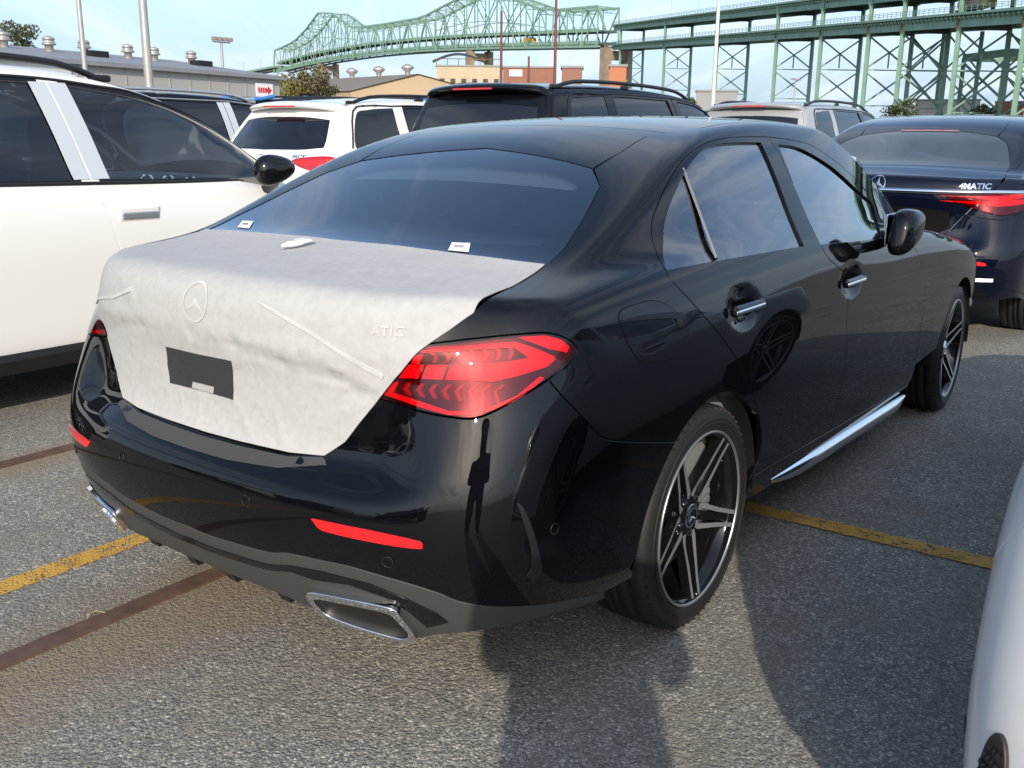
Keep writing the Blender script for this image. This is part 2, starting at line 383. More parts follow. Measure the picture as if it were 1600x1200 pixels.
def panel(form, name, outer, m, parent=None, dom='cap', holes=(), h=0.02, gap=0.002, off=0.0, flange=0.014, both=False, warp=None, edge_m=None, loc=None, hole_gap=None):
    """a sheet of the body inside a 3D outline; edges turned inwards; both=True adds the mirrored one"""
    loops = []
    for k, lp in enumerate([outer] + list(holes)):
        P = dedupe(resample(lp, h * 0.7), h * 0.12); P = form.snap(P, dom); Nn = form.grad(P)
        T = np.roll(P, -1, 0) - np.roll(P, 1, 0); T /= np.linalg.norm(T, axis=1)[:, None] + 1e-12
        uvp = form.uv(P, dom); area = 0.5 * np.sum(uvp[:, 0] * np.roll(uvp[:, 1], -1) - np.roll(uvp[:, 0], -1) * uvp[:, 1])
        # direction towards the inside of the sheet, tested in the chart
        B = np.cross(Nn, T); q = form.uv(P + B * 1e-3, dom) - uvp; Tu = np.roll(uvp, -1, 0) - np.roll(uvp, 1, 0)
        sgn = np.sign(np.sum(Tu[:, 0] * q[:, 1] - Tu[:, 1] * q[:, 0])) * np.sign(area)
        if k > 0: sgn = -sgn
        g = gap if k == 0 or hole_gap is None else hole_gap
        if g: P = form.snap(P + B * sgn * g, dom)
        loops.append(form.uv(P, dom))
    U = np.vstack(loops); lo = loops[0].min(0); hi = loops[0].max(0)
    hu, hv = h, h * (0.866 if dom != 'top' else 0.866)
    gx = np.arange(lo[0] + hu / 2, hi[0], hu); gy = np.arange(lo[1] + hv / 2, hi[1], hv)
    if len(gx) and len(gy):
        X, Y = np.meshgrid(gx, gy); X = X + (np.arange(len(gy)) % 2)[:, None] * hu / 2; G = np.stack([X.ravel(), Y.ravel()], 1)
        ok = inside(G, loops[0])
        for lp in loops[1:]: ok &= ~inside(G, lp)
        G = G[ok]
        for lp in loops:
            if len(G): G = G[~near_poly(G, lp, h * 0.45)]
        allp = np.vstack([U, G]) if len(G) else U
    else: allp = U
    E = []; b = 0
    for lp in loops:
        n = len(lp); E += [(b + i, b + (i + 1) % n) for i in range(n)]; b += n
    r = mgeo.delaunay_2d_cdt([Vector(p) for p in allp], E, [], 0, 1e-6)
    UV = np.array([tuple(v) for v in r[0]]); F = np.array([f for f in r[2]])
    cen = UV[F].mean(1); ok = inside(cen, loops[0])
    for lp in loops[1:]: ok &= ~inside(cen, lp)
    F = F[ok]; P = form.point(UV, dom); N = form.grad(P)
    fn = np.cross(P[F[:, 1]] - P[F[:, 0]], P[F[:, 2]] - P[F[:, 0]])
    if np.sum(fn * N[F[:, 0]]) < 0: F = F[:, ::-1]
    if warp is not None: P, N = warp(P, N)
    P = P + N * off
    V = [P]; NN = [N]; FF = [F]; nv = len(P)
    if flange:
        cnt = {}
        for f in F:
            for a, c in ((f[0], f[1]), (f[1], f[2]), (f[2], f[0])): cnt[(a, c)] = 1
        be = np.array([e for e in cnt if (e[1], e[0]) not in cnt])
        if len(be):
            ids = np.unique(be); mp = {int(i): j for j, i in enumerate(ids)}; k = len(ids)
            side = np.zeros((k, 3))
            for a, c in be:
                t = P[c] - P[a]; w = np.cross(t, N[a]); w /= np.linalg.norm(w) + 1e-12
                side[mp[int(a)]] += w; side[mp[int(c)]] += w
            side /= np.linalg.norm(side, axis=1)[:, None] + 1e-12
            r0 = min(0.0025, flange * 0.3)
            top = P[ids]; mid = P[ids] + side * r0 * 0.7 - N[ids] * r0; low = P[ids] + side * r0 * 0.7 - N[ids] * flange
            V += [top, mid, low]; nm = side * 0.8 + N[ids] * 0.6; nm /= np.linalg.norm(nm, axis=1)[:, None]
            NN += [N[ids] * 0.85 + side * 0.5, side, side]
            q = []
            for a, c in be:
                i, j = mp[int(a)], mp[int(c)]
                q += [(nv + j, nv + i, nv + k + i), (nv + j, nv + k + i, nv + k + j), (nv + k + j, nv + k + i, nv + 2 * k + i), (nv + k + j, nv + 2 * k + i, nv + 2 * k + j)]
            FF.append(np.array(q))
    V = np.vstack(V); NN = np.vstack(NN); FF = np.vstack(FF)
    me = mesh_from(name, V, FF, NN); MIRN[me.name] = NN
    me.materials.append(m)
    if edge_m is not None:
        me.materials.append(edge_m); me.polygons.foreach_set('material_index', [0] * len(F) + [1] * (len(FF) - len(F)))
    o = link(name, me, None, parent)
    if both:
        o2 = link(name, flip_y(me), None, parent); return o, o2
    return o
# ------------------------------------------------------------------ wheels and small marks
def star_prism(mb, c, r, fn, t=0.004, ring=0.12, arms=True, w=0.22):
    """three-pointed emblem in a ring; fn(u, v, h) maps the flat emblem to space"""
    n = 40; V = []; F = []
    for k in range(n):
        q = 2 * PI * k / n
        for rr, hh in ((r, 0), (r, t), (r * (1 - ring), t), (r * (1 - ring), 0)): V.append(fn(c[0] + rr * math.cos(q), c[1] + rr * math.sin(q), hh))
    for k in range(n):
        j = (k + 1) % n
        for e in range(3): F.append((k * 4 + e, j * 4 + e, j * 4 + e + 1, k * 4 + e + 1))
    mb.add(V, F, False)
    if arms:
        for a in (90, 210, 330):
            q = rad(a); ux, uy = math.cos(q), math.sin(q)
            tip = (c[0] + r * 0.97 * ux, c[1] + r * 0.97 * uy)
            l = (c[0] - uy * r * w * 0.75 + 0 * ux, c[1] + ux * r * w * 0.75); rr_ = (c[0] + uy * r * w * 0.75, c[1] - ux * r * w * 0.75)
            b = rad(60); lo = (c[0] + r * w * math.cos(q + b), c[1] + r * w * math.sin(q + b)); ro = (c[0] + r * w * math.cos(q - b), c[1] + r * w * math.sin(q - b))
            V = [fn(tip[0], tip[1], 0), fn(lo[0], lo[1], 0), fn(ro[0], ro[1], 0), fn(c[0], c[1], 0),
                 fn(c[0], c[1], t * 1.8), fn(tip[0], tip[1], t * 0.6)]
            mb.add(V, [(5, 1, 4), (5, 4, 2), (0, 1, 5), (0, 5, 2), (1, 3, 4), (3, 2, 4)], False)
    return mb
def text_mesh(s, size, extrude=0.0, bold=0.0):
    cu = bpy.data.curves.new('lettering', 'FONT'); cu.body = s; cu.size = size; cu.extrude = extrude; cu.offset = bold; cu.align_x = 'CENTER'; cu.align_y = 'CENTER'; cu.resolution_u = 3
    o = bpy.data.objects.new('lettering', cu); COL.objects.link(o); bpy.context.view_layer.update()
    me = bpy.data.meshes.new_from_object(o.evaluated_get(bpy.context.evaluated_depsgraph_get())); bpy.data.objects.remove(o); bpy.data.curves.remove(cu)
    return me
def text_flat(name, s, size, m, parent, fn, sx=1.0, bold=0.0):
    """lettering laid on a surface by fn(u, v) -> point"""
    me = text_mesh(s, size, 0, bold)
    for v in me.vertices: v.co = Vector(fn(v.co.x * sx, v.co.y))
    me.materials.clear(); me.update(); return link(name, me, m, parent)

TYRE = {}
def tyre_mesh(R, Rr, w, n=72, treads=True):
    """outer face towards -y at y = -w/2"""
    h = w / 2; d = 0.008
    prof = [(Rr - .004, -h * .80), (Rr + .008, -h * .93), (Rr + .022, -h * .985), (Rr + (R - Rr) * .48, -h), (R - .030, -h * .965), (R - .016, -h * .91), (R - .006, -h * .82)]
    ys = [-.74, -.50, -.44, -.12, -.06, .06, .12, .44, .50, .74] if treads else []
    up = True
    seq = [(-.74, 0), (-.50, 0), (-.49, 1), (-.41, 1), (-.40, 0), (-.13, 0), (-.12, 1), (-.04, 1), (-.03, 0), (.10, 0), (.11, 1), (.19, 1), (.20, 0), (.44, 0), (.45, 1), (.53, 1), (.54, 0), (.74, 0)]
    for a, g in seq: prof.append((R - .0035 * (a * 1.1) ** 2 - (d if g else 0), a * h))
    prof += [(R - .006, h * .82), (R - .016, h * .91), (R - .030, h * .965), (Rr + (R - Rr) * .48, h), (Rr + .01, h * .95), (Rr - .004, h * .80)]
    return MB().lathe(prof, n, ax='y')
def wheel(parent, c, R=.327, Rr=.2286, w=.225, steer=0.0, side=-1, detail=True, spoke=0, turn=0.0):
    """a tyre on a five-double-spoke rim; side -1 faces -y"""
    wh = bpy.data.objects.new('wheel', None); COL.objects.link(wh); wh.parent = parent; wh.location = c
    wh.rotation_euler = (0, 0, steer + (0 if side < 0 else PI)); wh.empty_display_size = .1
    key = (R, Rr, w, detail, spoke)
    if key not in TYRE:
        d = {}
        t = tyre_mesh(R, Rr, w, 72 if detail else 40)
        if detail:                                             # sipes across the shoulder blocks, raised sidewall rings
            for k in range(60):
                q = 2 * PI * k / 60
                for sgn in (-1, 1):
                    a = sgn * w * .5 * .93; b = sgn * w * .5 * .55
                    p0 = np.array([(R - .0135) * math.cos(q), a, (R - .0135) * math.sin(q)]); p1 = np.array([(R - .0022) * math.cos(q + .03), b, (R - .0022) * math.sin(q + .03)])
                    t.bar(p0, p1, .004, .005, up=(math.cos(q), 0, math.sin(q)))
            t.lathe([(Rr + .030, -w / 2 * .995 - .001), (Rr + .032, -w / 2 - .003), (Rr + .034, -w / 2 * .998 - .001)], 72, ax='y')
            t.lathe([(R - .040, -w / 2 * .99), (R - .038, -w / 2 - .0025), (R - .036, -w / 2 * .985)], 72, ax='y')
        d['tyre'] = (t.mesh('tyre', False), RUBBER)
        f = -w / 2
        # rim: lip ring (bright), barrel, centre
        d['rim_lip'] = (MB().lathe([(Rr + .008, f * .90), (Rr + .009, f * .965), (Rr + .006, f * .985), (Rr + .002, f * .975), (Rr + .001, f * .93)], 72, ax='y').mesh('rim_lip', False), mat('rim_edge', (.42, .42, .43), .3, metal=.8))
        d['rim_barrel'] = (MB().lathe([(Rr + .001, f * .93), (Rr - .004, f * .90), (Rr - .014, f * .80), (Rr - .022, f * .3), (Rr - .026, -f * .8)], 56, ax='y').mesh('rim_barrel', False), GLOSSK)
        disc = MB().lathe([(.06, f * .12), (.165, f * .12), (.165, f * -.12), (.06, f * -.12)], 48, ax='y', closed=True, smooth=False)
        d['brake_disc'] = (disc.mesh('brake_disc'), mat('brake_steel', (.30, .30, .30), .35, metal=1))
        cal = MB()
        for k in range(6):
            q = rad(-28 + 9 * k); cal.box((.13 * math.cos(q), f * .22, .13 * math.sin(q)), (.075, .06, .024), ax=[(math.cos(q), 0, math.sin(q)), (0, 1, 0), (-math.sin(q), 0, math.cos(q))], bev=.006)
        d['brake_caliper'] = (cal.mesh('brake_caliper'), SATIN if not spoke else TRIMK)
        d['_back'] = (MB().lathe([(.001, f * -.2), (Rr - .02, f * -.2)], 40, ax='y').mesh('wheel_back', False), GAPK)
        body = MB(); face = MB()
        def P(r, a, y): return (r * math.cos(a), y, r * math.sin(a))
        y0 = f * .62; yt = f * .93
        if spoke == 0:
            for k in range(5):
                A = rad(270 + 72 * k)
                for sg in (-1, 1):
                    # each spoke is two ribs that open towards the hub; polygon in (r, angle)
                    pts_o = [(.062, sg * .60), (.078, sg * .52), (.105, sg * .345), (.15, sg * .205), (.195, sg * .140), (Rr - .004, sg * .108)]
                    pts_i = [(.055, sg * .30), (.082, sg * .27), (.110, sg * .185), (.15, sg * .110), (.195, sg * .074), (Rr - .004, sg * .055)]
                    n = len(pts_o); yy = [y0, y0 * 1.04, y0 * 1.12, y0 * 1.25, y0 * 1.36, yt]
                    Vt = [P(r, A + a, yy[i] - .000) for i, (r, a) in enumerate(pts_o)] + [P(r, A + a, yy[i]) for i, (r, a) in enumerate(pts_i)]
                    Fq = [(i, i + 1, n + i + 1, n + i) for i in range(n - 1)]
                    face.add(Vt, [q if sg > 0 else q[::-1] for q in Fq], False)
                    Vb = [P(r, A + a, yy[i] + .030) for i, (r, a) in enumerate(pts_o)] + [P(r, A + a, yy[i] + .030) for i, (r, a) in enumerate(pts_i)]
                    Vs = [(x, y + .0006, z) for x, y, z in Vt] + Vb; m = 2 * n
                    Fs = [(i, i + 1, m + i + 1, m + i) for i in range(n - 1)] + [(n + i, n + i + 1, m + n + i + 1, m + n + i) for i in range(n - 1)] + [(m + i, m + i + 1, m + n + i + 1, m + n + i) for i in range(n - 1)]
                    body.add(Vs, Fs, False)
                # recessed web between the two ribs
                Vw = [P(r, A + a, yv) for r, a, yv in ((.05, -.3, y0 + .012), (.05, .3, y0 + .012), (.11, .13, y0 * 1.1 + .012), (Rr - .004, .032, yt + .012), (Rr - .004, -.032, yt + .012), (.11, -.13, y0 * 1.1 + .012))]
                body.add(Vw, [(0, 1, 2, 5), (5, 2, 3, 4)], False)
        else:
            ns = 10
            for k in range(ns):
                A = rad(90 + 360 / ns * k); a0, a1 = .11, .045
                V = [P(.06, A - a0 * 2.2, y0), P(.06, A + a0 * 2.2, y0), P(Rr - .004, A + a1, yt), P(Rr - .004, A - a1, yt)]
                face.add(V, [(0, 1, 2, 3)], False); V2 = [(x, y + .03, z) for x, y, z in V]
                body.add([(x, y + .0006, z) for x, y, z in V] + V2, [(0, 3, 7, 4), (1, 2, 6, 5), (4, 5, 6, 7)], False)
        body.lathe([(.001, y0 - .004), (.030, y0 - .006), (.060, y0 + .002), (.075, y0 + .02), (.075, y0 + .06)], 40, ax='y')
        for k in range(5):
            q = rad(54 + 72 * k); body.lathe([(.0001, y0 - .008), (.010, y0 - .006), (.012, y0 + .015)], 12, org=(.052 * math.cos(q), 0, .052 * math.sin(q)), ax='y')
        d['spoke_body'] = (body.mesh('spoke_body'), GLOSSK)
        d['spoke_face'] = (face.mesh('spoke_face'), SATIN)
        cap = MB(); star_prism(cap, (0, 0), .026, lambda u, v, hh: (u, y0 - .008 - hh, v), .003)
        cap.lathe([(.029, y0 - .004), (.033, y0 - .010), (.036, y0 - .002)], 36, ax='y')
        d['centre_cap'] = (cap.mesh('centre_cap'), CHROME)
        TYRE[key] = d
    for k, (me, m) in TYRE[key].items():
        o = link('wheel_back' if k == '_back' else k, me, m, wh); o.rotation_euler = (0, turn, 0)
    return wh
# ------------------------------------------------------------------ shared car materials
BLACKP = mat('black_paint', (0.003, 0.0032, 0.0045), 0.4, coat=0.86, spec=0.0, coatr=0.008)
NAVYP = mat('navy_paint', (0.003, 0.0045, 0.013), 0.4, coat=1.0, spec=0.0, coatr=0.012)
WHITEP = mat('white_paint', (0.80, 0.79, 0.76), 0.32, coat=0.8, coatr=0.03)
GREYP = mat('grey_paint', (0.40, 0.40, 0.40), 0.30, metal=0.25, coat=0.9, coatr=0.03)
GLOSSK = mat('gloss_black', (0.006, 0.006, 0.007), 0.08)
TRIMK = mat('matt_black_trim', (0.012, 0.012, 0.013), 0.45)
PLASTIC = mat('grey_plastic', (0.052, 0.051, 0.050), 0.55, bump=(900, 0.25, 0.0006))
GAPK = mat('seam_black', (0.004, 0.004, 0.004), 0.7, spec=0.1)
CHROME = mat('chrome', (0.82, 0.83, 0.85), 0.06, metal=1.0)
SATIN = mat('satin_metal', (0.60, 0.60, 0.61), 0.32, metal=0.75)
RUBBER = mat('tyre_rubber', (0.011, 0.011, 0.012), 0.6, bump=(220, 0.2, 0.001), noise=(9, (0.020, 0.019, 0.018), 0.5))
REDL = mat('red_lens', (0.55, 0.004, 0.012), 0.12, coat=1.0)
REFLR = mat('red_reflector', (0.85, 0.012, 0.015), 0.25, coat=0.6)
WHITEL = mat('label_white', (0.85, 0.85, 0.84), 0.5)
INTK = mat('black_leather', (0.030, 0.032, 0.036), 0.5, bump=(300, 0.2, 0.001))
INTG = mat('interior_grey', (0.22, 0.225, 0.23), 0.6)
GLASS = glass_mat('window_glass', (0.86, 0.92, 0.90), opaque=0.02, ior=1.50)
GLASSS = glass_mat('side_glass', (0.80, 0.88, 0.86), opaque=0.03, ior=1.85)
GLASSD = glass_mat('privacy_glass', (0.22, 0.25, 0.27), opaque=0.3)
GLASSB = mat('dark_glass', (0.006, 0.007, 0.009), 0.015, spec=0.9)
# ------------------------------------------------------------------ the black saloon in the middle
HANDLES = [(1.245, .905), (2.19, .872)]
def cup(cx, cz, rx, rz, dep):
    def f(x, y, z):
        q = ((x - cx) / rx) ** 2 + ((z - cz) / rz) ** 2
        return np.where(y > .6, dep * np.exp(-q * q), 0.0)
    return f
SED = dict(
    wp=[(-.3, .84), (.2, .878), (.6, .902), (1.05, .911), (1.5, .906), (2.0, .903), (2.6, .903), (3.2, .905), (3.7, .912), (4.1, .903), (4.45, .87), (4.9, .78)],
    sec=[(.1, -.11), (.2, -.060), (.3, -.026), (.42, -.010), (.55, -.001), (.68, .001), (.78, -.002), (.86, -.010), (.92, -.022), (.98, -.040), (1.04, -.062), (1.2, -.15)],
    xr=[(.12, .22), (.2, .12), (.28, .055), (.35, .020), (.43, -.008), (.5, -.020), (.57, -.018), (.6, -.008), (.62, .014), (.64, .050), (.67, .074), (.75, .084), (.82, .081), (.89, .068), (.95, .066), (.99, .073), (1.02, .092), (1.06, .14)],
    xro=[(.12, .22), (.2, .12), (.28, .055), (.35, .020), (.43, -.008), (.5, -.020), (.57, -.018), (.64, -.004), (.72, .022), (.8, .046), (.9, .078), (.97, .105), (1.02, .135), (1.06, .17)],
    ledge=(.50, .74),
    bow=[(.2, .12), (.55, .12), (.8, .15), (1.0, .20), (1.1, .20)], bow4=[(.2, .25), (.55, .25), (.8, .27), (1.0, .30), (1.1, .30)], kcorner=.022,
    deck=[(-.3, 1.01), (.1, 1.040), (.3, 1.052), (.6, 1.078), (.9, 1.090), (1.5, 1.075), (2.3, 1.058), (3.0, 1.035), (3.3, 1.015), (3.7, .965), (4.1, .895), (4.45, .80), (4.75, .67), (4.9, .58)],
    dcrown=.055, xf=[(.1, 4.62), (.3, 4.72), (.5, 4.75), (.7, 4.735), (.8, 4.70)], fbow=.18, fbow4=.35, zb=.205,
    kedge=.010, kside=.030, kfront=.03,
    roof=[(.2, .925), (.58, 1.080), (.9, 1.212), (1.2, 1.328), (1.45, 1.392), (1.7, 1.425), (2.0, 1.442), (2.25, 1.442), (2.5, 1.424), (2.75, 1.376), (3.0, 1.272), (3.25, 1.118), (3.5, .94), (3.8, .72), (4.2, .42)],
    rcrown=.060, rbow=0.0, g0=[(0, .60), (.4, .70), (.8, .785), (1.1, .822), (1.6, .845), (2.1, .846), (2.5, .828), (2.9, .785), (3.3, .72), (3.8, .62)],
    gs=[(.0, -.06), (.6, -.0), (.9, .015), (1.0, .008), (1.1, -.041), (1.2, -.097), (1.3, -.160), (1.36, -.203), (1.45, -.28)],
    kroof=.016, kroof2=.0035, fcrown=.75, kgr=.03, kfil=.016, cuts=[cup(HANDLES[0][0], HANDLES[0][1], .095, .050, .022), cup(HANDLES[1][0], HANDLES[1][1], .095, .050, .022)])
WXR, WXF, WZ, WR = 1.05, 3.915, .325, .327
AR = .366
FS = Form(SED)
def arch(cx, a0, a1, n=28, r=AR, cz=WZ):
    return np.array([(cx + r * math.cos(t), cz + r * math.sin(t)) for t in np.linspace(a0, a1, n)])
def cat_(*a): return np.vstack([np.asarray(k, float) for k in a])
def both_sides(P):
    """right half line, from the centre plane outwards and back to it, closed across the car"""
    P = np.asarray(P, float); return cat_(P, (P * [1, -1, 1])[::-1])
LENS = glass_mat('tail_lens', (.90, .16, .19), body=(.3, .002, .006), opaque=.03, ior=1.36)
LAMPH = mat('lamp_housing', (.035, .018, .020), .3)
LAMPB = mat('lamp_bar', (.88, .05, .085), .3)
LAMPR = mat('lamp_rib', (.36, .045, .055), .25, coat=.5)
BRASHM = mat('brushed_strip', (.30, .29, .28), .35, metal=.8)
CLOTH = mat('nonwoven_cloth', (.465, .46, .452), .85, spec=.1, noise=(48, (.40, .395, .387), .8), bump=(700, .15, .0008))
CLOTHR = mat('nonwoven_cloth_relief', (.55, .545, .535), .8, spec=.15, noise=(40, (.45, .445, .435), .8))
CLOTHW = mat('nonwoven_cloth_doubled', (.54, .54, .53), .8, spec=.15, noise=(40, (.45, .445, .435), .8))

OUT = {}
def build_sedan():
    car = thing('saloon_car', 'glossy black saloon car with white cloth over its boot lid', 'car')
    S = FS.seen
    def side_h(pts): return FS.on_side(pts)
    cut_rear = S([(1045, 433), (1056, 446), (1094, 487), (1131, 531), (1156, 569), (1174, 610), (1186, 650), (1190, 690), (1183, 725), (1170, 752)])
    split = S([(1284, 387), (1297, 406), (1316, 441), (1323, 494), (1323, 540), (1317, 590), (1308, 632), (1297, 672)])
    cut_front = cat_(S([(1433, 394), (1441, 412), (1445, 450), (1442, 490), (1436, 530), (1430, 570)]), side_h([(3.235, .30)]))
    top = S([(1045, 433), (1028, 400), (1019, 372), (1019, 345), (1028, 319), (1043, 287), (1062, 256), (1080, 237), (1103, 223), (1125, 217), (1150, 214), (1200, 214), (1232, 218), (1265, 226), (1300, 248), (1335, 278), (1359, 304), (1390, 338), (1408, 362)])
    bp = S([(1284, 387), (1250, 312), (1216, 237)])
    zs = lambda x: .352 - .046 * (x - 1.35)
    sill = lambda a, b: side_h([(x, zs(x)) for x in np.linspace(a, b, 24)])
    # seams of the tail
    trunk_r = S([(850, 415), (800, 447), (738, 488), (700, 515), (662, 541)])
    glass_r = S([(928, 264), (938, 290), (917, 332), (884, 385), (852, 414)])
    seam = cat_(S([(928, 264), (970, 238), (1010, 213)]), FS.on_top([(1.6, -.553), (1.9, -.558), (2.2, -.56), (2.5, -.572), (2.68, -.605), (2.82, -.632), (3.0, -.67), (3.18, -.705)]))
    lampo = S([(x / 4 + 560, y / 4 + 470) for x, y in ((390, 275), (700, 238), (1000, 208), (1180, 200), (1300, 235), (1365, 290), (1355, 345), (1290, 420), (1190, 490), (1050, 580), (900, 665), (780, 720), (690, 738), (560, 725), (400, 695), (250, 650), (110, 605))])
    lampo = np.array(lampo); lamp_up = lampo[:7]; lamp_low = lampo[6:]
    bseam = S([(856, 592), (868, 606), (885, 625), (920, 662), (940, 682), (960, 688), (1000, 690), (1047, 690)])
    # body side: quarter, roof rail, screen pillar in one pressing
    a_arch = arch(WXR, rad(58), rad(146)); k0 = [i for i, p in enumerate(cut_rear) if np.hypot(p[0] - WXR, p[2] - WZ) > AR + .012]
    i_c = 6
    arch3 = side_h(a_arch)
    quarter = cat_(lamp_up[0][None], trunk_r[::-1], glass_r[::-1][1:-1], seam, S([(1412, 366)]), curve(top)[::-1][1:], curve(cut_rear[1:6 + 1], n=4),
                   arch3, [bseam[-1]], curve(bseam)[::-1], curve(lampo[8:5:-1], n=6), curve(lamp_up[::-1], n=6)[6:])
    # nearest order: keep the outline simple at the lamp
    quarter = cat_(trunk_r[::-1], glass_r[::-1][1:-1], seam, S([(1412, 366)]), curve(top)[::-1][1:], curve(cut_rear[:7], n=4)[1:], side_h(arch(WXR, rad(52), rad(128))), curve(bseam)[::-1], curve(lampo[8:5:-1], n=6)[:-1], curve(lampo[6::-1], n=6))
    panel(FS, 'body_side', quarter, BLACKP, car, h=.017, both=True)
    OUT['quarter2'] = cat_(trunk_r[::-1], glass_r[::-1][1:-1], seam, S([(1412, 366)]), curve(top)[::-1][1:], curve(cut_rear[:7], n=4)[1:], side_h(arch(WXR, rad(52), rad(128))), curve(bseam)[::-1], curve(lampo[8:], n=5)[:-1])
    # doors
    wr = curve(S([(1042, 421), (1037, 387), (1040, 345), (1056, 300), (1076, 262), (1103, 232), (1134, 224), (1189, 223), (1223, 303), (1256, 384), (1190, 395), (1125, 406)]), True, 6, corners=(0, 7, 9))
    wf = curve(S([(1216, 226), (1250, 232), (1297, 259), (1340, 297), (1364, 318), (1371, 345), (1378, 372), (1330, 377), (1276, 382), (1246, 304)]), True, 6, corners=(0, 4, 6, 8))
    rear_door = cat_(curve(cut_rear, n=6), sill(1.40, 2.12), curve(split)[::-1], curve(bp, n=4)[1:], curve(top[:12])[::-1][:-1])
    front_door = cat_(curve(split), sill(2.16, 3.22), curve(cut_front)[::-1], S([(1420, 378)]), curve(top[11:])[::-1], curve(bp, n=4)[::-1][:-1])
    for nm, lp, win, hd in (('rear_door', rear_door, wr, HANDLES[0]), ('front_door', front_door, wf, HANDLES[1])):
        ds = panel(FS, nm, lp, BLACKP, car, h=.017, holes=[win], both=True, flange=.016)
        for o in ds: o.name = 'door'
        sm = panel(FS, 'window_seal', cat_(win), GLOSSK, None, h=.02, holes=[np.array(FS.snap(win, 'cap'))], both=False) if False else None
        gs = panel(FS, 'window_glass', win, GLASSS, None, h=.03, gap=-.004, off=-.008, flange=0, both=True)
        for o, g in zip(ds, gs): g.parent = o
        for sgn, o in zip((-1, 1), ds):
            hb = MB(); P = side_h([(hd[0] - .098, hd[1]), (hd[0], hd[1]), (hd[0] + .098, hd[1])])
            y = abs(P[0][1]) + .004; c = (hd[0], sgn * (y + .012), hd[1] - .002)
            hb.box(c, (.205, .024, .030), bev=.009); h1 = hb.build('handle', BLACKP, o)
            MB().box((hd[0], sgn * (y + .0195), hd[1] - .004), (.198, .013, .016), bev=.006).build('handle_trim', CHROME, o)
    # chrome strip dividing the rear door window
    for sgn in (-1, 1):
        a, b = S([(1070, 264), (1122, 404)]); m_ = MB(); f_ = np.array([1, -sgn, 1])
        m_.bar((a + [0, .004, 0]) * f_, (b + [0, .004, 0]) * f_, .017, .006, up=(0, 1, .5)); m_.build('window_bar', BRASHM, car)
    # fuel flap
    fl = S([(967, 490), (985, 478), (1020, 470), (1047, 480), (1070, 505), (1076, 530), (1067, 552), (1035, 565), (1005, 566), (988, 550), (972, 515)])
    flap = curve(fl, True, 6)
    o = panel(FS, 'fuel_flap_gap', flap, GAPK, car, h=.02, off=.0004, gap=-.0012, flange=0); panel(FS, 'fuel_flap', flap, BLACKP, car, h=.016, off=.0010, gap=.0013, flange=.0005)
    # sill, skirt
    zl = lambda x: np.interp(x, [1.3, 1.45, 1.68, 3.15, 3.22], [.285, .262, .240, .205, .235])
    sl = cat_(sill(1.41, 3.24), side_h([(x, zl(x)) for x in np.linspace(3.24, 1.36, 40)]), side_h([(1.40, .31)]))
    panel(FS, 'sill', sl, BLACKP, car, h=.02, both=True, dom='side', flange=.05)
    for sgn in (-1, 1):                                            # bright rocker blade
        V = []; n = 40
        for i in range(n + 1):
            t = i / n; x = 1.60 + 1.58 * t; w = .052 * math.sin(PI * min(1, (t + .02) * 4) / 2) ** .6 * min(1, (1.02 - t) * 9) ** .6
            zc = .282 - .050 * t; yb = .866 + .004
            for dy, dz in ((-.01, .0), (.004, -.08 * w), (.012 * min(1, w / .05), -.5 * w), (.012 * min(1, w / .05), -.9 * w), (-.02, -1.0 * w)): V.append((x, sgn * (yb + dy), zc + dz))
        F = [(i * 5 + k, i * 5 + k + 1, (i + 1) * 5 + k + 1, (i + 1) * 5 + k) for i in range(n) for k in range(4)]
        MB().add(V, F, True).build('skirt_blade', CHROME, car)
    # front fender, bonnet, screen, front bumper
    hood_s = FS.on_top([(3.22, -.74), (3.7, -.735), (4.1, -.70), (4.40, -.63)])
    fend = cat_(cut_front[::-1][1:], S([(1420, 378), (1412, 366)]), [seam[-1]], hood_s, side_h([(4.50, .62), (4.36, .55)]), side_h(arch(WXF, rad(38), rad(170)))) 
    panel(FS, 'front_fender', fend, BLACKP, car, h=.03, both=True)
    hood = both_sides(cat_([FS.on_top([(3.36, 0)])[0]], FS.on_top([(3.32, -.4), (3.22, -.738)]), hood_s[1:], FS.on_top([(4.55, -.35)]), [FS.on_top([(4.60, 0)])[0]]))
    panel(FS, 'bonnet', hood, BLACKP, car, dom='top', h=.05)
    ws_top = FS.on_top([(2.52, 0), (2.50, -.35), (2.46, -.555)])
    ws = both_sides(cat_(ws_top, seam[[6, 7, 8, 9, 10]], FS.on_top([(3.30, -.4), (3.34, 0)])))
    panel(FS, 'windscreen', ws, GLASS, car, dom='top', h=.06, flange=0, off=-.003)
    fb = cat_([FS.on_top([(4.62, 0)])[0]], FS.on_top([(4.57, -.35), (4.43, -.64)]), side_h([(4.51, .62), (4.37, .55)]), side_h(arch(WXF, rad(36), rad(-14), 12)), FS.point(np.array([(4.62 + 0 * k, -.12) for k in range(1)]), 'cap') if False else side_h([(4.40, .22)]))
    front = []
    # roof: fixed rear strip and glass panel
    gt = S([(760, 234), (830, 241), (885, 252), (926, 263)]); gt_c = FS.on_top([(gt[0][0] + .015, 0)])[0]
    top_edge = cat_([gt_c], gt[gt[:, 1] < -.02])
    pano = S([(850, 196), (930, 201), (985, 208)]); pano = pano[pano[:, 1] < -.05]
    pxc = float(pano[0][0]) + .02
    pano = FS.on_top([(1.50, 0), (1.495, -.2), (1.475, -.40), (1.455, -.535)])
    iseam = [i for i, p in enumerate(seam) if p[0] < 1.46]
    strip = cat_(top_edge, seam[1:iseam[-1] + 1], pano[::-1]); strip = both_sides(strip)
    panel(FS, 'roof_panel', strip, BLACKP, car, dom='top', h=.018)
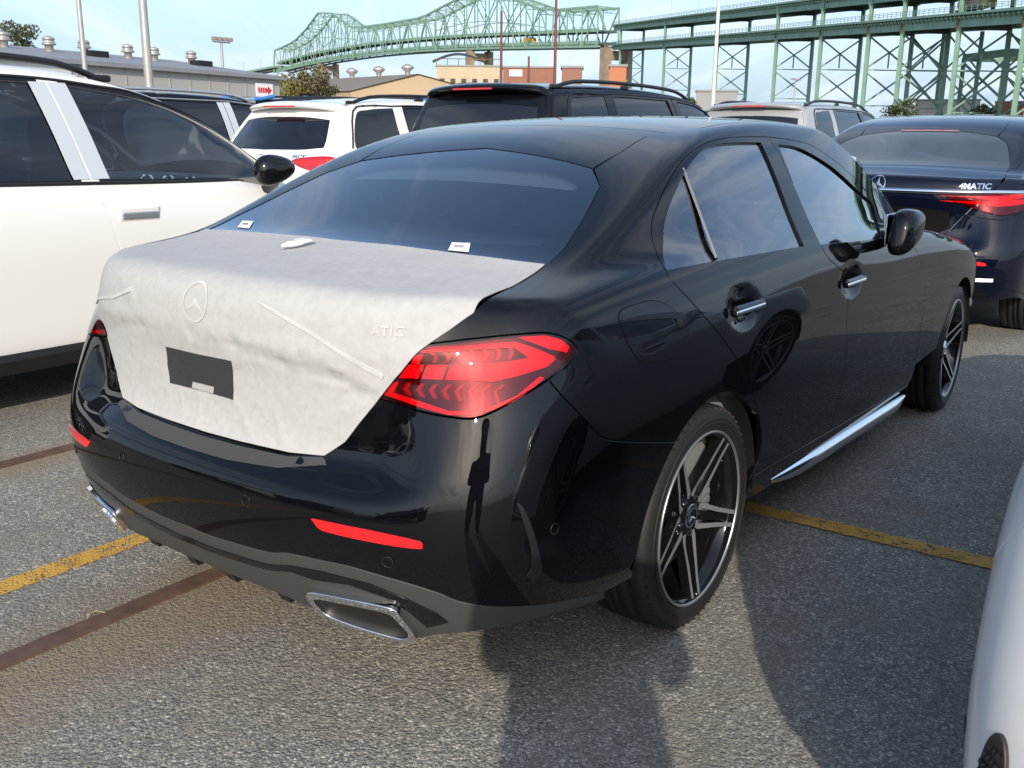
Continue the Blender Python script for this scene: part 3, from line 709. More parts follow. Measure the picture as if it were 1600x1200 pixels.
    fr = cat_(pano, seam[iseam[-1] + 1:7], ws_top[::-1][:-1], [ws_top[0]])
    panel(FS, 'glass_roof', both_sides(fr), BLACKP, car, dom='top', h=.022)
    # rear window: clear pane with a black printed border behind it
    wb = S([(850, 415), (780, 406), (700, 396), (620, 386)]); wb = wb[wb[:, 1] < -.03]
    base_c = np.array([[wb[-1][0] - .012, 0, wb[-1][2]]])
    rg = both_sides(cat_(top_edge, glass_r[1:-1], wb, FS.snap(base_c, 'long')))
    panel(FS, 'rear_window', rg, GLASS, car, dom='long', h=.02, gap=.002, off=-.002, flange=.008, edge_m=GAPK)
    ins = S([(760, 250), (850, 258), (893, 272), (905, 290), (880, 335), (850, 372), (828, 378), (740, 374), (660, 372)])
    ins = ins[ins[:, 1] < -.03]
    inner = both_sides(cat_(FS.on_top([(ins[0][0] + .01, 0)]), ins, FS.on_top([(ins[-1][0] - .01, 0)])))
    panel(FS, 'window_border', rg, GAPK, car, dom='long', h=.02, gap=.003, off=-.010, flange=0, holes=[curve(inner, True, 3)], hole_gap=0)
    # boot lid, hidden but for its edges
    cov_r = S([(850, 415), (800, 447), (738, 488), (700, 515), (660, 542), (625, 580), (592, 620), (560, 660), (538, 690), (505, 711)])
    bot = FS.on_rear([(-.28, .648), (-.14, .645), (0, .644)])
    lid = both_sides(cat_(FS.snap(base_c + [[-.03, 0, 0]], 'long'), wb[::-1] + [-.02, 0, 0], cov_r, bot))
    panel(FS, 'boot_lid', lid, BLACKP, car, dom='long', h=.025, gap=.006, off=-.007)
    # tail lamps
    lo = curve(lampo, True, 5, corners=(0, 16))
    lens = panel(FS, 'tail_lamp', lo, LENS, car, h=.010, gap=.003, off=.003, flange=.010, both=True, edge_m=GAPK)
    hs = panel(FS, 'lamp_housing', lo, LAMPH, None, h=.02, gap=.004, off=-.016, flange=0, both=True)
    z1 = lambda pts: S([(x / 4 + 560, y / 4 + 470) for x, y in pts])
    bars = [[(385, 308), (700, 275), (985, 253), (1090, 288), (1180, 325), (1245, 352), (1150, 372), (1060, 345), (975, 287), (700, 300), (385, 322)],
            [(300, 408), (400, 406), (365, 488), (242, 488)], [(425, 405), (548, 403), (518, 490), (385, 488)], [(575, 403), (722, 401), (682, 492), (538, 490)], [(748, 400), (1000, 370), (1090, 352), (1250, 362), (1190, 410), (1000, 465), (840, 500), (705, 493)],
            [(130, 588), (170, 578), (400, 640), (560, 688), (720, 690), (860, 650), (1000, 590), (1145, 470), (1172, 480), (1010, 612), (870, 672), (720, 712), (560, 710), (380, 668)],
            [(345, 345), (402, 333), (372, 398), (322, 398)], [(192, 530), (232, 515), (205, 578), (168, 572)],
            [(1005, 222), (1180, 214), (1285, 245), (1335, 290), (1318, 325), (1200, 300), (1060, 245)]]
    ribs = [[(430 + 85 * k, 318 - 6 * k), (455 + 85 * k, 316 - 6 * k), (500 + 80 * k, 350 - 5 * k), (480 + 80 * k, 388 - 4 * k), (455 + 80 * k, 388 - 4 * k), (472 + 80 * k, 352 - 5 * k)] for k in range(7)]
    ribs += [[(285 + 88 * k, 520), (312 + 88 * k, 520), (292 + 82 * k, 560), (318 + 82 * k, 598 + 6 * k), (290 + 82 * k, 594 + 6 * k), (258 + 84 * k, 560)] for k in range(8)]
    for lp in bars:
        bb = panel(FS, 'light_bar', z1(lp), LAMPB, None, h=.02, gap=0, off=-.009, flange=.006, both=True)
        for o, l_ in zip(bb, lens): o.parent = l_
    for lp in ribs:
        bb = panel(FS, 'light_rib', z1(lp), LAMPR, None, h=.02, gap=0, off=-.012, flange=.004, both=True)
        for o, l_ in zip(bb, lens): o.parent = l_
    for o, l_ in zip(hs, lens): o.parent = l_
    # rear bumper
    arc_r = side_h(arch(WXR, rad(128), rad(192), 16))
    band_t = S([(325, 836), (380, 853), (422, 864), (450, 865), (501, 876), (544, 885), (581, 896), (637, 912), (684, 927), (716, 940), (762, 948), (819, 948), (887, 938), (945, 925)])
    bt0 = FS.on_rear([(0, float(band_t[0][2]) + .003)])
    keep = band_t[:, 1] < -.04; band_t = curve(cat_(bt0, band_t[keep]), n=4)
    low_b = S([(945, 936), (840, 966), (700, 991), (650, 998), (600, 990), (560, 978), (520, 962), (480, 948), (436, 928), (353, 895)])
    low_b = low_b[low_b[:, 1] < -.05]; zc = float(low_b[-1][2])
    low_b = curve(cat_(low_b, FS.on_rear([(0, zc + .002)])), n=4)
    ledge = FS.on_rear([(0, .647), (-.14, .648), (-.28, .651), (-.36, .66)])
    # below the sight line of the boot edge, follow the cloth outline up to the lamp
    up = S([(520, 702), (540, 690), (562, 660), (592, 621)])
    bump = both_sides(cat_(ledge, up[1:], curve(lampo[::-1][:10], n=5), curve(bseam, n=4)[1:], arc_r[:-1], band_t[::-1]))
    panel(FS, 'rear_bumper', bump, BLACKP, car, h=.015, gap=.0025)
    sillp = FS.on_rear([(0, .646), (-.15, .647), (-.30, .650), (-.40, .664)]); sillq = FS.on_rear([(-.42, .645), (-.30, .626), (-.15, .619), (0, .618)])
    panel(FS, 'bumper_sill_guard', both_sides(cat_(sillp, sillq)), PLASTIC, car, h=.012, gap=.004, off=.0012, flange=.001, dom='long')
    dif = both_sides(cat_(band_t, low_b))
    panel(FS, 'diffuser', dif, PLASTIC, car, h=.014, gap=.0015, off=-.001, flange=.05)
    blk = S([(325, 853), (419, 882), (456, 884), (503, 893), (546, 904), (581, 913), (637, 936), (680, 957), (700, 972), (668, 980), (640, 956), (600, 932), (546, 913), (490, 905), (456, 893), (419, 890), (325, 860)])
    kb = blk[:, 1] < -.03; top_b = blk[:9][kb[:9]]; bot_b = blk[9:][kb[9:]]
    panel(FS, 'diffuser_strip', both_sides(cat_(FS.on_rear([(0, float(top_b[0][2]) + .002)]), top_b, bot_b, FS.on_rear([(0, float(bot_b[-1][2]) + .002)]))), GLOSSK, car, h=.014, gap=0, off=.0022, flange=.003)
    exo = curve(S([(486, 920), (545, 929), (612, 943), (632, 960), (650, 986), (640, 996), (600, 987), (555, 973), (515, 957), (497, 943)]), True, 4)
    c0 = exo.mean(0); exi = c0 + (exo - c0) * [1, .86, .72]
    for o in panel(FS, 'exhaust_trim', exo, CHROME, car, h=.012, gap=0, off=.016, flange=.018, holes=[exi], both=True): pass
    panel(FS, 'exhaust_inner_shade', c0 + (exo - c0) * [1, .9, .8], mat('exhaust_dark', (.020, .018, .016), .6, spec=.2), car, h=.02, gap=0, off=.005, flange=0, both=True)  # dark sheet paints the shaded hollow inside the exhaust trim
    rf = curve(S([(487, 810), (520, 817), (580, 829), (640, 842), (658, 848), (660, 853), (654, 857), (600, 850), (520, 833), (500, 826)]), True, 4, corners=(0,))
    panel(FS, 'reflector', rf, REFLR, car, h=.012, gap=0, off=.0025, flange=.003, both=True)
    for q, r in (((385, 782), .0125), ((606, 878), .0125), ((866, 826), .0125)):
        c = S([q])[0]; n_ = FS.grad(c[None])[0]; t1 = np.cross(n_, [0, 0, 1]); t1 /= np.linalg.norm(t1); t2 = np.cross(n_, t1)
        for sg in (1, -1):
            f_ = np.array([1, sg, 1]); ring = [c + n_ * .0012 + r * (math.cos(a) * t1 + math.sin(a) * t2) for a in np.linspace(0, 2 * PI, 25)]
            m_ = MB().tube([p * f_ for p in ring], .0011, 6, cap=False)
            m_.build('parking_sensor', TRIMK, car)
    vent = S([(808, 786), (818, 795), (832, 830), (842, 868), (845, 890), (836, 902), (822, 900), (829, 888), (830, 860), (822, 830)])
    panel(FS, 'bumper_vent_shade', curve(vent, True, 4, corners=(0,)), TRIMK, car, h=.012, gap=0, off=.004, flange=.006, both=True)  # dark patch laid on the bumper in place of the vent slit's shaded recess
    for sg in (-1, 1):
        for q in ((436, 932), (353, 900)):
            c = S([(q[0], q[1] - 6)])[0]; y = abs(c[1]) * sg
            MB().prism([(c[0] + .020, c[2] - .030), (c[0] + .002, c[2] + .002), (c[0] + .03, c[2] + .045), (c[0] + .35, c[2] + .05), (c[0] + .10, c[2] - .030)], y - .017, y + .017, lambda u, v, w: (u, w, v)).build('diffuser_fin', TRIMK, car)
    # wheels, arches, floor
    for x, st in ((WXR, 0), (WXF, rad(2.0))):
        for sg in (-1, 1): wheel(car, (x, sg * (.895 - .1125), WZ), side=sg, steer=st, R=.327, Rr=.245, turn=(0 if x < 2 else rad(33)))
        for sg in (-1, 1):
            li = MB(); na = 26; V = []
            for q in np.linspace(rad(-4), rad(184), na):
                cx, cz = x + (AR + .004) * math.cos(q), WZ + (AR + .004) * math.sin(q)
                V += [(cx, sg * .888, cz), (cx, sg * .55, cz), (x, sg * .55, WZ)]
            li.add(V, [f for i in range(na - 1) for f in ((3 * i, 3 * i + 3, 3 * i + 4, 3 * i + 1), (3 * i + 1, 3 * i + 4, 3 * i + 5))], True)
            li.build('wheel_arch_liner', TRIMK, car)
    ub = MB(); ub.box((2.48, 0, .27), (2.1, 1.60, .05)); ub.box((2.48, 0, .30), (4.2, 1.08, .05)); ub.box((.33, 0, .36), (.36, 1.3, .03)); ub.build('underbody', TRIMK, car)
    # cabin
    def pad(nm, c, d, bev, m, par, rot=0.0):
        A = [(math.cos(rot), 0, math.sin(rot)), (0, 1, 0), (-math.sin(rot), 0, math.cos(rot))]
        bm = bmesh.new(); bmesh.ops.create_cube(bm, size=1.0)
        for v in bm.verts: v.co = Vector([v.co[i] * d[i] for i in range(3)])
        bmesh.ops.bevel(bm, geom=list(bm.edges), offset=bev, segments=4, affect='EDGES', profile=.5)
        AA = np.array(A)
        for v in bm.verts: v.co = Vector(np.array(c) + AA.T @ np.array(v.co))
        for f in bm.faces: f.smooth = True
        me = bpy.data.meshes.new(nm); bm.to_mesh(me); bm.free(); return link(nm, me, m, par)
    for y in (-.36, .36):
        st = pad('seat', (2.02, y, .80), (.15, .50, .66), .06, INTK, car, rad(-18))
        pad('headrest', (1.83, y, 1.20), (.10, .27, .20), .045, INTK, st, rad(-12))
        for k in (-.06, .06): MB().tube([(1.86, y + k, 1.05), (1.845, y + k, 1.14)], .007, 8).build('headrest_post', CHROME, st)
        pad('seat_cushion', (2.30, y, .52), (.52, .50, .16), .05, INTK, st, rad(5))
    bench = pad('rear_bench', (1.30, 0, .80), (.16, 1.24, .56), .06, INTK, car, rad(-22))
    for y in (-.36, 0, .36):
        pad('headrest', (1.17, y * .86, 1.135), (.11, .24, .145), .045, INTK, bench, rad(-12))
        for k in (-.05, .05): MB().tube([(1.20, y * .86 + k, 1.02), (1.19, y * .86 + k, 1.10)], .006, 8).build('headrest_post', CHROME, bench)
    pad('parcel_shelf', (.88, 0, 1.03), (.60, 1.25, .03), .01, mat('shelf_felt', (.10, .10, .105), .9), car, rad(3))
    pad('dashboard', (2.98, 0, .90), (.42, 1.42, .20), .06, INTG, car, rad(-6))
    for y in (-.62, -.05, .05, .62):
        MB().lathe([(.030, -.01), (.044, -.012), (.046, .0), (.040, .01)], 28, org=(2.76, y, .94), ax='x').build('air_vent', SATIN, car)
    sw = MB(); ring = [(2.60 + .12 * math.sin(a) * .45, .36 + .185 * math.cos(a), .92 + .17 * math.sin(a)) for a in np.linspace(0, 2 * PI, 33)]
    sw.tube(ring, .015, 8, cap=False); sw.box((2.62, .36, .91), (.04, .13, .09), bev=.015); sw.bar((2.62, .20, .91), (2.62, .52, .91), .02, .03); sw.build('steering_wheel', INTK, car)
    MB().tube([(2.58 + .02 * math.sin(a), .36 + .055 * math.cos(a), .925 + .055 * math.sin(a)) for a in np.linspace(0, 2 * PI, 25)], .006, 6, cap=False).build('wheel_emblem', CHROME, car)
    hl = panel(FS, 'headliner', both_sides(FS.on_top([(1.02, 0), (1.02, -.44), (1.3, -.50), (1.9, -.52), (2.35, -.52), (2.42, 0)])), mat('headliner_grey', (.42, .42, .43), .9), car, dom='top', h=.08, gap=0, off=-.035, flange=0)
    FILM = glass_mat('seat_film', (.85, .90, .93), body=(.75, .82, .88), opaque=.78)
    r1 = random.Random(5)
    for y in (-.36, .36):                                          # crumpled clear film over the front seats
        mb = MB(); V = []; nu, nv = 14, 16
        for j in range(nv + 1):
            for i in range(nu + 1):
                u, v = i / nu - .5, j / nv; w = .66 if v < .62 else .40
                V.append((2.10 - .30 * v - .02 * math.cos(3 * u) + r1.uniform(-.014, .014), y + u * w + r1.uniform(-.008, .008), .56 + .78 * v))
        mb.add(V, [(j * (nu + 1) + i, j * (nu + 1) + i + 1, (j + 1) * (nu + 1) + i + 1, (j + 1) * (nu + 1) + i) for j in range(nv) for i in range(nu)], False); mb.build('seat_film', FILM, car)
    pad('rear_mirror', (2.72, 0, 1.28), (.03, .24, .07), .012, INTK, car)
    pad('cabin_floor', (1.9, 0, .36), (2.6, 1.5, .04), .01, INTK, car)
    for sg in (-1, 1):
        pad('door_lining', (1.95, sg * .80, .68), (2.0, .03, .58), .01, INTG, car)
        # door mirrors
        bm = bmesh.new(); bmesh.ops.create_icosphere(bm, subdivisions=4, radius=1)      # folded in along the door glass
        for v in bm.verts:
            x, y, z = v.co; p = (abs(x) ** 3.2 + abs(z) ** 3.2 + abs(y) ** 2.4) ** (-1 / 2.9)
            x, y, z = x * p, y * p, z * p
            v.co = Vector((2.535 + x * .105 + .02 * z, sg * (.962 + y * (.062 if y > 0 else .045)), 1.035 + z * .075 * (1 - .26 * x) + .016 * x))
        bmesh.ops.recalc_face_normals(bm, faces=bm.faces)
        for f in bm.faces: f.smooth = True
        me = bpy.data.meshes.new('door_mirror'); bm.to_mesh(me); bm.free(); mo = link('door_mirror', me, BLACKP, car)
        MB().box((2.525, sg * .917, 1.035), (.15, .006, .115), bev=.003).build('mirror_glass', CHROME, mo)
        MB().tube([(2.70, sg * .84, .985), (2.66, sg * .89, .985), (2.60, sg * .94, 1.0)], [.030, .026, .030], 10).build('mirror_arm', GLOSSK, mo)
        tri = S([(1380, 330), (1408, 362), (1412, 378), (1383, 374)]) * [1, -sg, 1]
        MB().add(list(tri) + list(tri + [0, -sg * .02, 0]), [(0, 1, 2, 3), (4, 5, 6, 7)]).build('mirror_corner', GLOSSK, car)
    # stickers on the rear window
    for px in ([(706, 379), (735, 380), (732, 394), (700, 391)], [(379, 345), (396, 346), (389, 357), (371, 355)]):
        st = panel(FS, 'sticker', S(px), WHITEL, car, dom='long', h=.02, gap=0, off=.0008, flange=.0006)
        a, b_, c_, d_ = S(px); V = []; F = []
        for k in range(5):
            t0, t1 = .25 + .1 * k, .25 + .1 * k + .045
            for (t, w) in ((t0, .35), (t1, .35), (t1, .6), (t0, .6)): V.append((a + (b_ - a) * t) * (1 - w) + (d_ + (c_ - d_) * t) * w + np.array([-.0012, 0, .002]))
            F.append((4 * k, 4 * k + 1, 4 * k + 2, 4 * k + 3))
        MB().add(V, F).build('sticker_print', TRIMK, st)
    return car

def build_cover():
    '''the protective cloth over the boot lid'''
    S = FS.seen; cv = thing('boot_cover', 'white non-woven protective cloth stretched over the boot of the black saloon', 'protective cover')
    r0 = random.Random(3)
    ridges = []                                                   # (a, b, height, width)
    zz = lambda x, y: (x / 2.105 + 100, y / 2.105 + 340)
    tr = [([(110, 372), (250, 345), (420, 372)], -.006, .020), ([(420, 372), (560, 415), (720, 480), (880, 522)], -.008, .020), ([(880, 522), (960, 570), (1010, 590)], -.006, .016),
          ([(250, 330), (500, 385), (740, 450), (960, 510)], .006, .03), ([(553, 472), (650, 470), (780, 500)], .004, .012), ([(350, 540), (240, 590), (190, 660)], .003, .014),
          ([(1040, 545), (920, 505), (790, 430)], .004, .010), ([(1030, 560), (930, 560), (840, 545)], .004, .009), ([(1015, 590), (930, 640), (900, 700)], .004, .012), ([(990, 620), (860, 690)], .003, .012),
          ([(560, 590), (600, 680), (620, 760)], .003, .012), ([(450, 590), (440, 680), (470, 740)], .003, .012), ([(700, 640), (720, 760)], .003, .012), ([(340, 560), (330, 690)], .0025, .012),
          ([(1175, 420), (1090, 520), (1040, 600)], .003, .012), ([(600, 330), (590, 420)], .002, .010), ([(190, 180), (230, 260), (200, 330)], .003, .014), ([(130, 300), (200, 320), (300, 310)], .003, .012), ([(1250, 320), (1130, 350), (1000, 350)], .002, .012)]
    for _ in range(60):
        x, y = r0.uniform(150, 1050), r0.uniform(220, 740); a = r0.gauss(1.1, .6); l = r0.uniform(40, 130)
        tr.append(([(x, y), (x + l * math.cos(a), y + l * math.sin(a))], r0.choice([-1, 1]) * r0.uniform(.0008, .0022), r0.uniform(.004, .008)))
    for _ in range(16):
        x, y = r0.uniform(300, 1400), r0.uniform(60, 240); a = r0.gauss(.15, .3); l = r0.uniform(60, 200)
        tr.append(([(x, y), (x + l * math.cos(a), y + l * math.sin(a))], r0.choice([-1, 1]) * r0.uniform(.0004, .001), r0.uniform(.008, .016)))
    for pts, hh, w in tr:
        q = S([zz(*p) for p in pts]); ok = q[:, 0] < .9
        for a, b in zip(q[:-1], q[1:]):
            if np.linalg.norm(b - a) < .6: ridges.append((a, b, hh * .46, w * .95))
    def dsp(P):
        d = np.zeros(len(P))
        for a, b, hh, w in ridges:
            c_ = (a + b) / 2; m_ = np.linalg.norm(P - c_, axis=1) < np.linalg.norm(b - a) / 2 + 3.2 * w
            if not m_.any(): continue
            ab = b - a; Q_ = P[m_]; t = np.clip(((Q_ - a) @ ab) / (ab @ ab + 1e-9), 0, 1); q = Q_ - (a + t[:, None] * ab)
            d[m_] += hh * np.exp(-(q * q).sum(1) / (w * w))
        for k, (fx, fy, fz, am) in enumerate(((9, 21, 17, .0004), (31, -18, 26, .0003), (-14, 37, 41, .0003), (60, 22, -35, .0002))): d += am * np.sin(P @ np.array([fx, fy, fz]) + k * 1.7)
        return d
    def warp(P, N):
        e = .002; g = np.stack([(dsp(P + np.eye(3)[i] * e) - dsp(P - np.eye(3)[i] * e)) / (2 * e) for i in range(3)], 1)
        g -= (g * N).sum(1)[:, None] * N; M = N - g; M /= np.linalg.norm(M, axis=1)[:, None]
        return P + N * (np.maximum(dsp(P), -.0022) + .0034)[:, None], M
    cov_r = S([(853, 415), (800, 448), (740, 489), (702, 516), (662, 543), (627, 581), (594, 621), (562, 661), (540, 690), (507, 712)])
    wb = S([(852, 414), (780, 405), (700, 395), (640, 387)]); wb = wb[wb[:, 1] < -.03]; wb = wb + [-.004, 0, 0]
    bot = FS.on_rear([(-.30, .655), (-.15, .653), (0, .652)])
    out = both_sides(cat_([[wb[-1][0] - .01, 0, wb[-1][2]]], wb[::-1], cov_r[1:], bot))
    panel(FS, 'cloth', out, CLOTH, cv, dom='long', h=.010, gap=0, warp=warp, flange=.0025)
    def patch(nm, px, m, off, par, fl=.002, smooth=True):
        q = S(px); q = curve(q, True, 4) if smooth else q
        return panel(FS, nm, q, m, par, dom='long', h=.010, gap=0, warp=warp, off=off, flange=fl)
    pw = patch('plate_window', [(261, 541), (312, 553), (364, 563), (366, 593), (367, 624), (318, 610), (269, 598), (264, 570)], mat('dark_film', (.035, .037, .04), .16, bump=(55, .5, .004)), .0015, cv, smooth=False)
    patch('plate_label', [(304, 596), (337, 604), (336, 614), (303, 605)], mat('label_grey', (.42, .41, .39), .6), .003, pw, smooth=False)
    # folded seams of the cloth
    for pts in ([(404, 471), (432, 487), (490, 521), (546, 558), (600, 588)], [(153, 474), (180, 464), (208, 452)]):
        q = S(pts); t = np.gradient(q, axis=0); t /= np.linalg.norm(t, axis=1)[:, None]; n_ = FS.grad(q); b = np.cross(n_, t)
        w = np.array([.002] + [.0045] * (len(q) - 2) + [.0055])[:, None]
        panel(FS, 'cloth_seam', cat_(q + b * w, (q - b * w)[::-1]), CLOTHW, cv, dom='long', h=.008, gap=0, warp=warp, off=.003, flange=.004)
    # emblem and lettering pressing through the cloth
    c = S([(306, 473)])[0]; ey, ez = c[1], c[2]
    def onr(u, v, h_=0):
        p = FS.on_rear([(ey - u, ez + v)]); n_ = FS.grad(p); p, n_ = warp(p, n_); return tuple((p + n_ * (h_ * .5 + .0012))[0])
    mb = MB(); star_prism(mb, (0, 0), .047, onr, .0012, ring=.10, w=.17); mb.build('emblem_relief', CLOTHR, cv)
    q = S([(581, 517), (633, 519)]); c2 = q.mean(0)
    def on2(u, v):
        p = FS.on_rear([(c2[1] - u, c2[2] + v)]); n_ = FS.grad(p); p, n_ = warp(p, n_); return tuple((p + n_ * .0028)[0])
    wid = abs(q[1][1] - q[0][1])
    text_flat('lettering_relief', 'ATIC', .030, CLOTHR, cv, on2, sx=wid / .068, bold=.0006)
    # small white tube lying on the cloth
    a, b = S([(440, 394), (488, 384)]); tb = thing('sealant_tube', 'small white crumpled tube lying on the cloth over the boot', 'tube', tuple(a))
    d = b - a; L_ = np.linalg.norm(d); d /= L_; up = np.array([0, 0, 1.0]); s_ = np.cross(d, up)
    mb = MB(); V = []; F = []; n = 12
    for i in range(9):
        t = i / 8; wd = np.interp(t, [0, .12, .2, .5, 1], [.004, .006, .011, .013, .015]); hh = np.interp(t, [0, .12, .2, .5, .9, 1], [.004, .005, .009, .008, .004, .0025])
        for k in range(n):
            an = 2 * PI * k / n; V.append(d * L_ * t + s_ * wd * math.cos(an) + up * (.016 + hh * math.sin(an) + .0012 * math.sin(9 * t)))
    F = [(i * n + k, i * n + (k + 1) % n, (i + 1) * n + (k + 1) % n, (i + 1) * n + k) for i in range(8) for k in range(n)] + [tuple(range(n))[::-1], tuple(range(8 * n, 9 * n))]
    mb.add(V, F, True); mb.build('tube_body', mat('tube_white', (.84, .82, .76), .4), tb)
    lab = MB(); lab.bar(d * L_ * .45 + up * .0262, d * L_ * .75 + up * .0245, .010, .001); lab.build('tube_label', WHITEL, tb)
    return cv
# ------------------------------------------------------------------ ground, markings, rails
def asphalt():
    m = bpy.data.materials.new('asphalt'); m.use_nodes = True; nt = m.node_tree; N = nt.nodes.new; L = nt.links.new
    b = nt.nodes['Principled BSDF']; b.inputs['Roughness'].default_value = .85; b.inputs['Specular IOR Level'].default_value = .3
    tc = N('ShaderNodeTexCoord'); O = tc.outputs['Object']
    def noise(scale, det=4, rough=.6, vec=O):
        n = N('ShaderNodeTexNoise'); n.inputs['Scale'].default_value = scale; n.inputs['Detail'].default_value = det; n.inputs['Roughness'].default_value = rough; L(vec, n.inputs['Vector']); return n.outputs['Fac']
    def ramp(v, pts):
        r = N('ShaderNodeValToRGB'); L(v, r.inputs[0]); e = r.color_ramp.elements
        while len(e) < len(pts): e.new(.5)
        for k, (p, c) in zip(e, pts): k.position = p; k.color = (*c, 1) if hasattr(c, '__len__') else (c, c, c, 1)
        return r.outputs[0]
    def mixc(f, a, c, mode='MIX'):
        x = N('ShaderNodeMixRGB'); x.blend_type = mode
        for i, v in ((0, f), (1, a), (2, c)):
            if hasattr(v, 'is_linked') or hasattr(v, 'links'): L(v, x.inputs[i])
            else: x.inputs[i].default_value = v if i == 0 else (*v, 1)
        return x.outputs[0]
    v1 = N('ShaderNodeTexVoronoi'); v1.inputs['Scale'].default_value = 165; L(O, v1.inputs['Vector'])
    v2 = N('ShaderNodeTexVoronoi'); v2.inputs['Scale'].default_value = 92; L(O, v2.inputs['Vector'])
    sep = N('ShaderNodeSeparateColor'); L(v1.outputs['Color'], sep.inputs[0])
    sep2 = N('ShaderNodeSeparateColor'); L(v2.outputs['Color'], sep2.inputs[0])
    stone = ramp(sep.outputs[0], [(0, (.105, .104, .10)), (.42, (.16, .156, .146)), (.74, (.215, .208, .192)), (.93, (.33, .315, .285)), (1, (.58, .555, .50))])
    stone2 = ramp(sep2.outputs[1], [(0, (.10, .10, .10)), (.72, (.19, .186, .175)), (.94, (.32, .305, .27)), (1, (.55, .53, .47))])
    base = mixc(.42, stone, stone2)
    pit = ramp(v1.outputs['Distance'], [(.32, (1, 1, 1)), (.66, (.55, .55, .55))]); base = mixc(1.0, base, pit, 'MULTIPLY')
    big = ramp(noise(.75, 8, .7), [(.3, (1.45, 1.45, 1.46)), (.7, (2.15, 2.08, 1.92))]); base = mixc(1.0, base, big, 'MULTIPLY')
    dirt = ramp(noise(2.3, 7, .7), [(.42, (0, 0, 0)), (.70, (.75, .75, .75))]); base = mixc(dirt, base, (.22, .195, .15))
    # sandy dirt washed along the rails
    sx = N('ShaderNodeSeparateXYZ'); L(O, sx.inputs[0])
    def math_(op, a, c=None):
        n = N('ShaderNodeMath'); n.operation = op
        for i, v in enumerate((a, c)):
            if v is None: continue
            if hasattr(v, 'links'): L(v, n.inputs[i])
            else: n.inputs[i].default_value = v
        return n.outputs[0]
    acc = None
    wob = math_('MULTIPLY', noise(3.1, 6, .65), .42)
    for yy, wd in ((.36, .42), (2.02, .24)):
        d = math_('ABSOLUTE', math_('SUBTRACT', sx.outputs['Y'], yy)); d = math_('ADD', d, wob); d = math_('SUBTRACT', d, .20)
        r = N('ShaderNodeMapRange'); r.interpolation_type = 'SMOOTHSTEP'; r.inputs['From Min'].default_value = wd; r.inputs['From Max'].default_value = .02; L(d, r.inputs['Value'])
        acc = r.outputs[0] if acc is None else math_('MAXIMUM', acc, r.outputs[0])
    grit = noise(75, 4, .8); sand = ramp(grit, [(.32, (.13, .105, .075)), (.55, (.27, .215, .15)), (.75, (.42, .345, .25))])
    base = mixc(math_('MULTIPLY', acc, .92), base, sand)
    # cracks
    nv = N('ShaderNodeTexNoise'); nv.inputs['Scale'].default_value = 1.6; nv.inputs['Detail'].default_value = 8; L(O, nv.inputs['Vector'])
    wv = mixc(.34, O, nv.outputs['Color']); vc = N('ShaderNodeTexVoronoi'); vc.feature = 'DISTANCE_TO_EDGE'; vc.inputs['Scale'].default_value = .62; L(wv, vc.inputs['Vector'])
    cr = ramp(vc.outputs['Distance'], [(.0, 1.0), (.0035, 0.0)]); cm = ramp(noise(.9, 3), [(.52, 0.0), (.60, .8)]); crf = math_('MULTIPLY', cr, cm)
    base = mixc(math_('MULTIPLY', crf, .35), base, (.012, .012, .012))
    # oil drips
    oil = ramp(noise(1.3, 2), [(.66, 0.0), (.74, .55)]); base = mixc(oil, base, (.028, .028, .028))
    L(base, b.inputs['Base Color'])
    h = math_('SUBTRACT', 1.0, v1.outputs['Distance']); h2 = math_('SUBTRACT', 1.0, v2.outputs['Distance']); hh = math_('ADD', h, math_('MULTIPLY', h2, 1.2)); hh = math_('SUBTRACT', hh, math_('MULTIPLY', crf, .6))
    bp = N('ShaderNodeBump'); bp.inputs['Strength'].default_value = .6; bp.inputs['Distance'].default_value = .0042; L(hh, bp.inputs['Height']); L(bp.outputs[0], b.inputs['Normal'])
    return m
ASPHALT = asphalt()
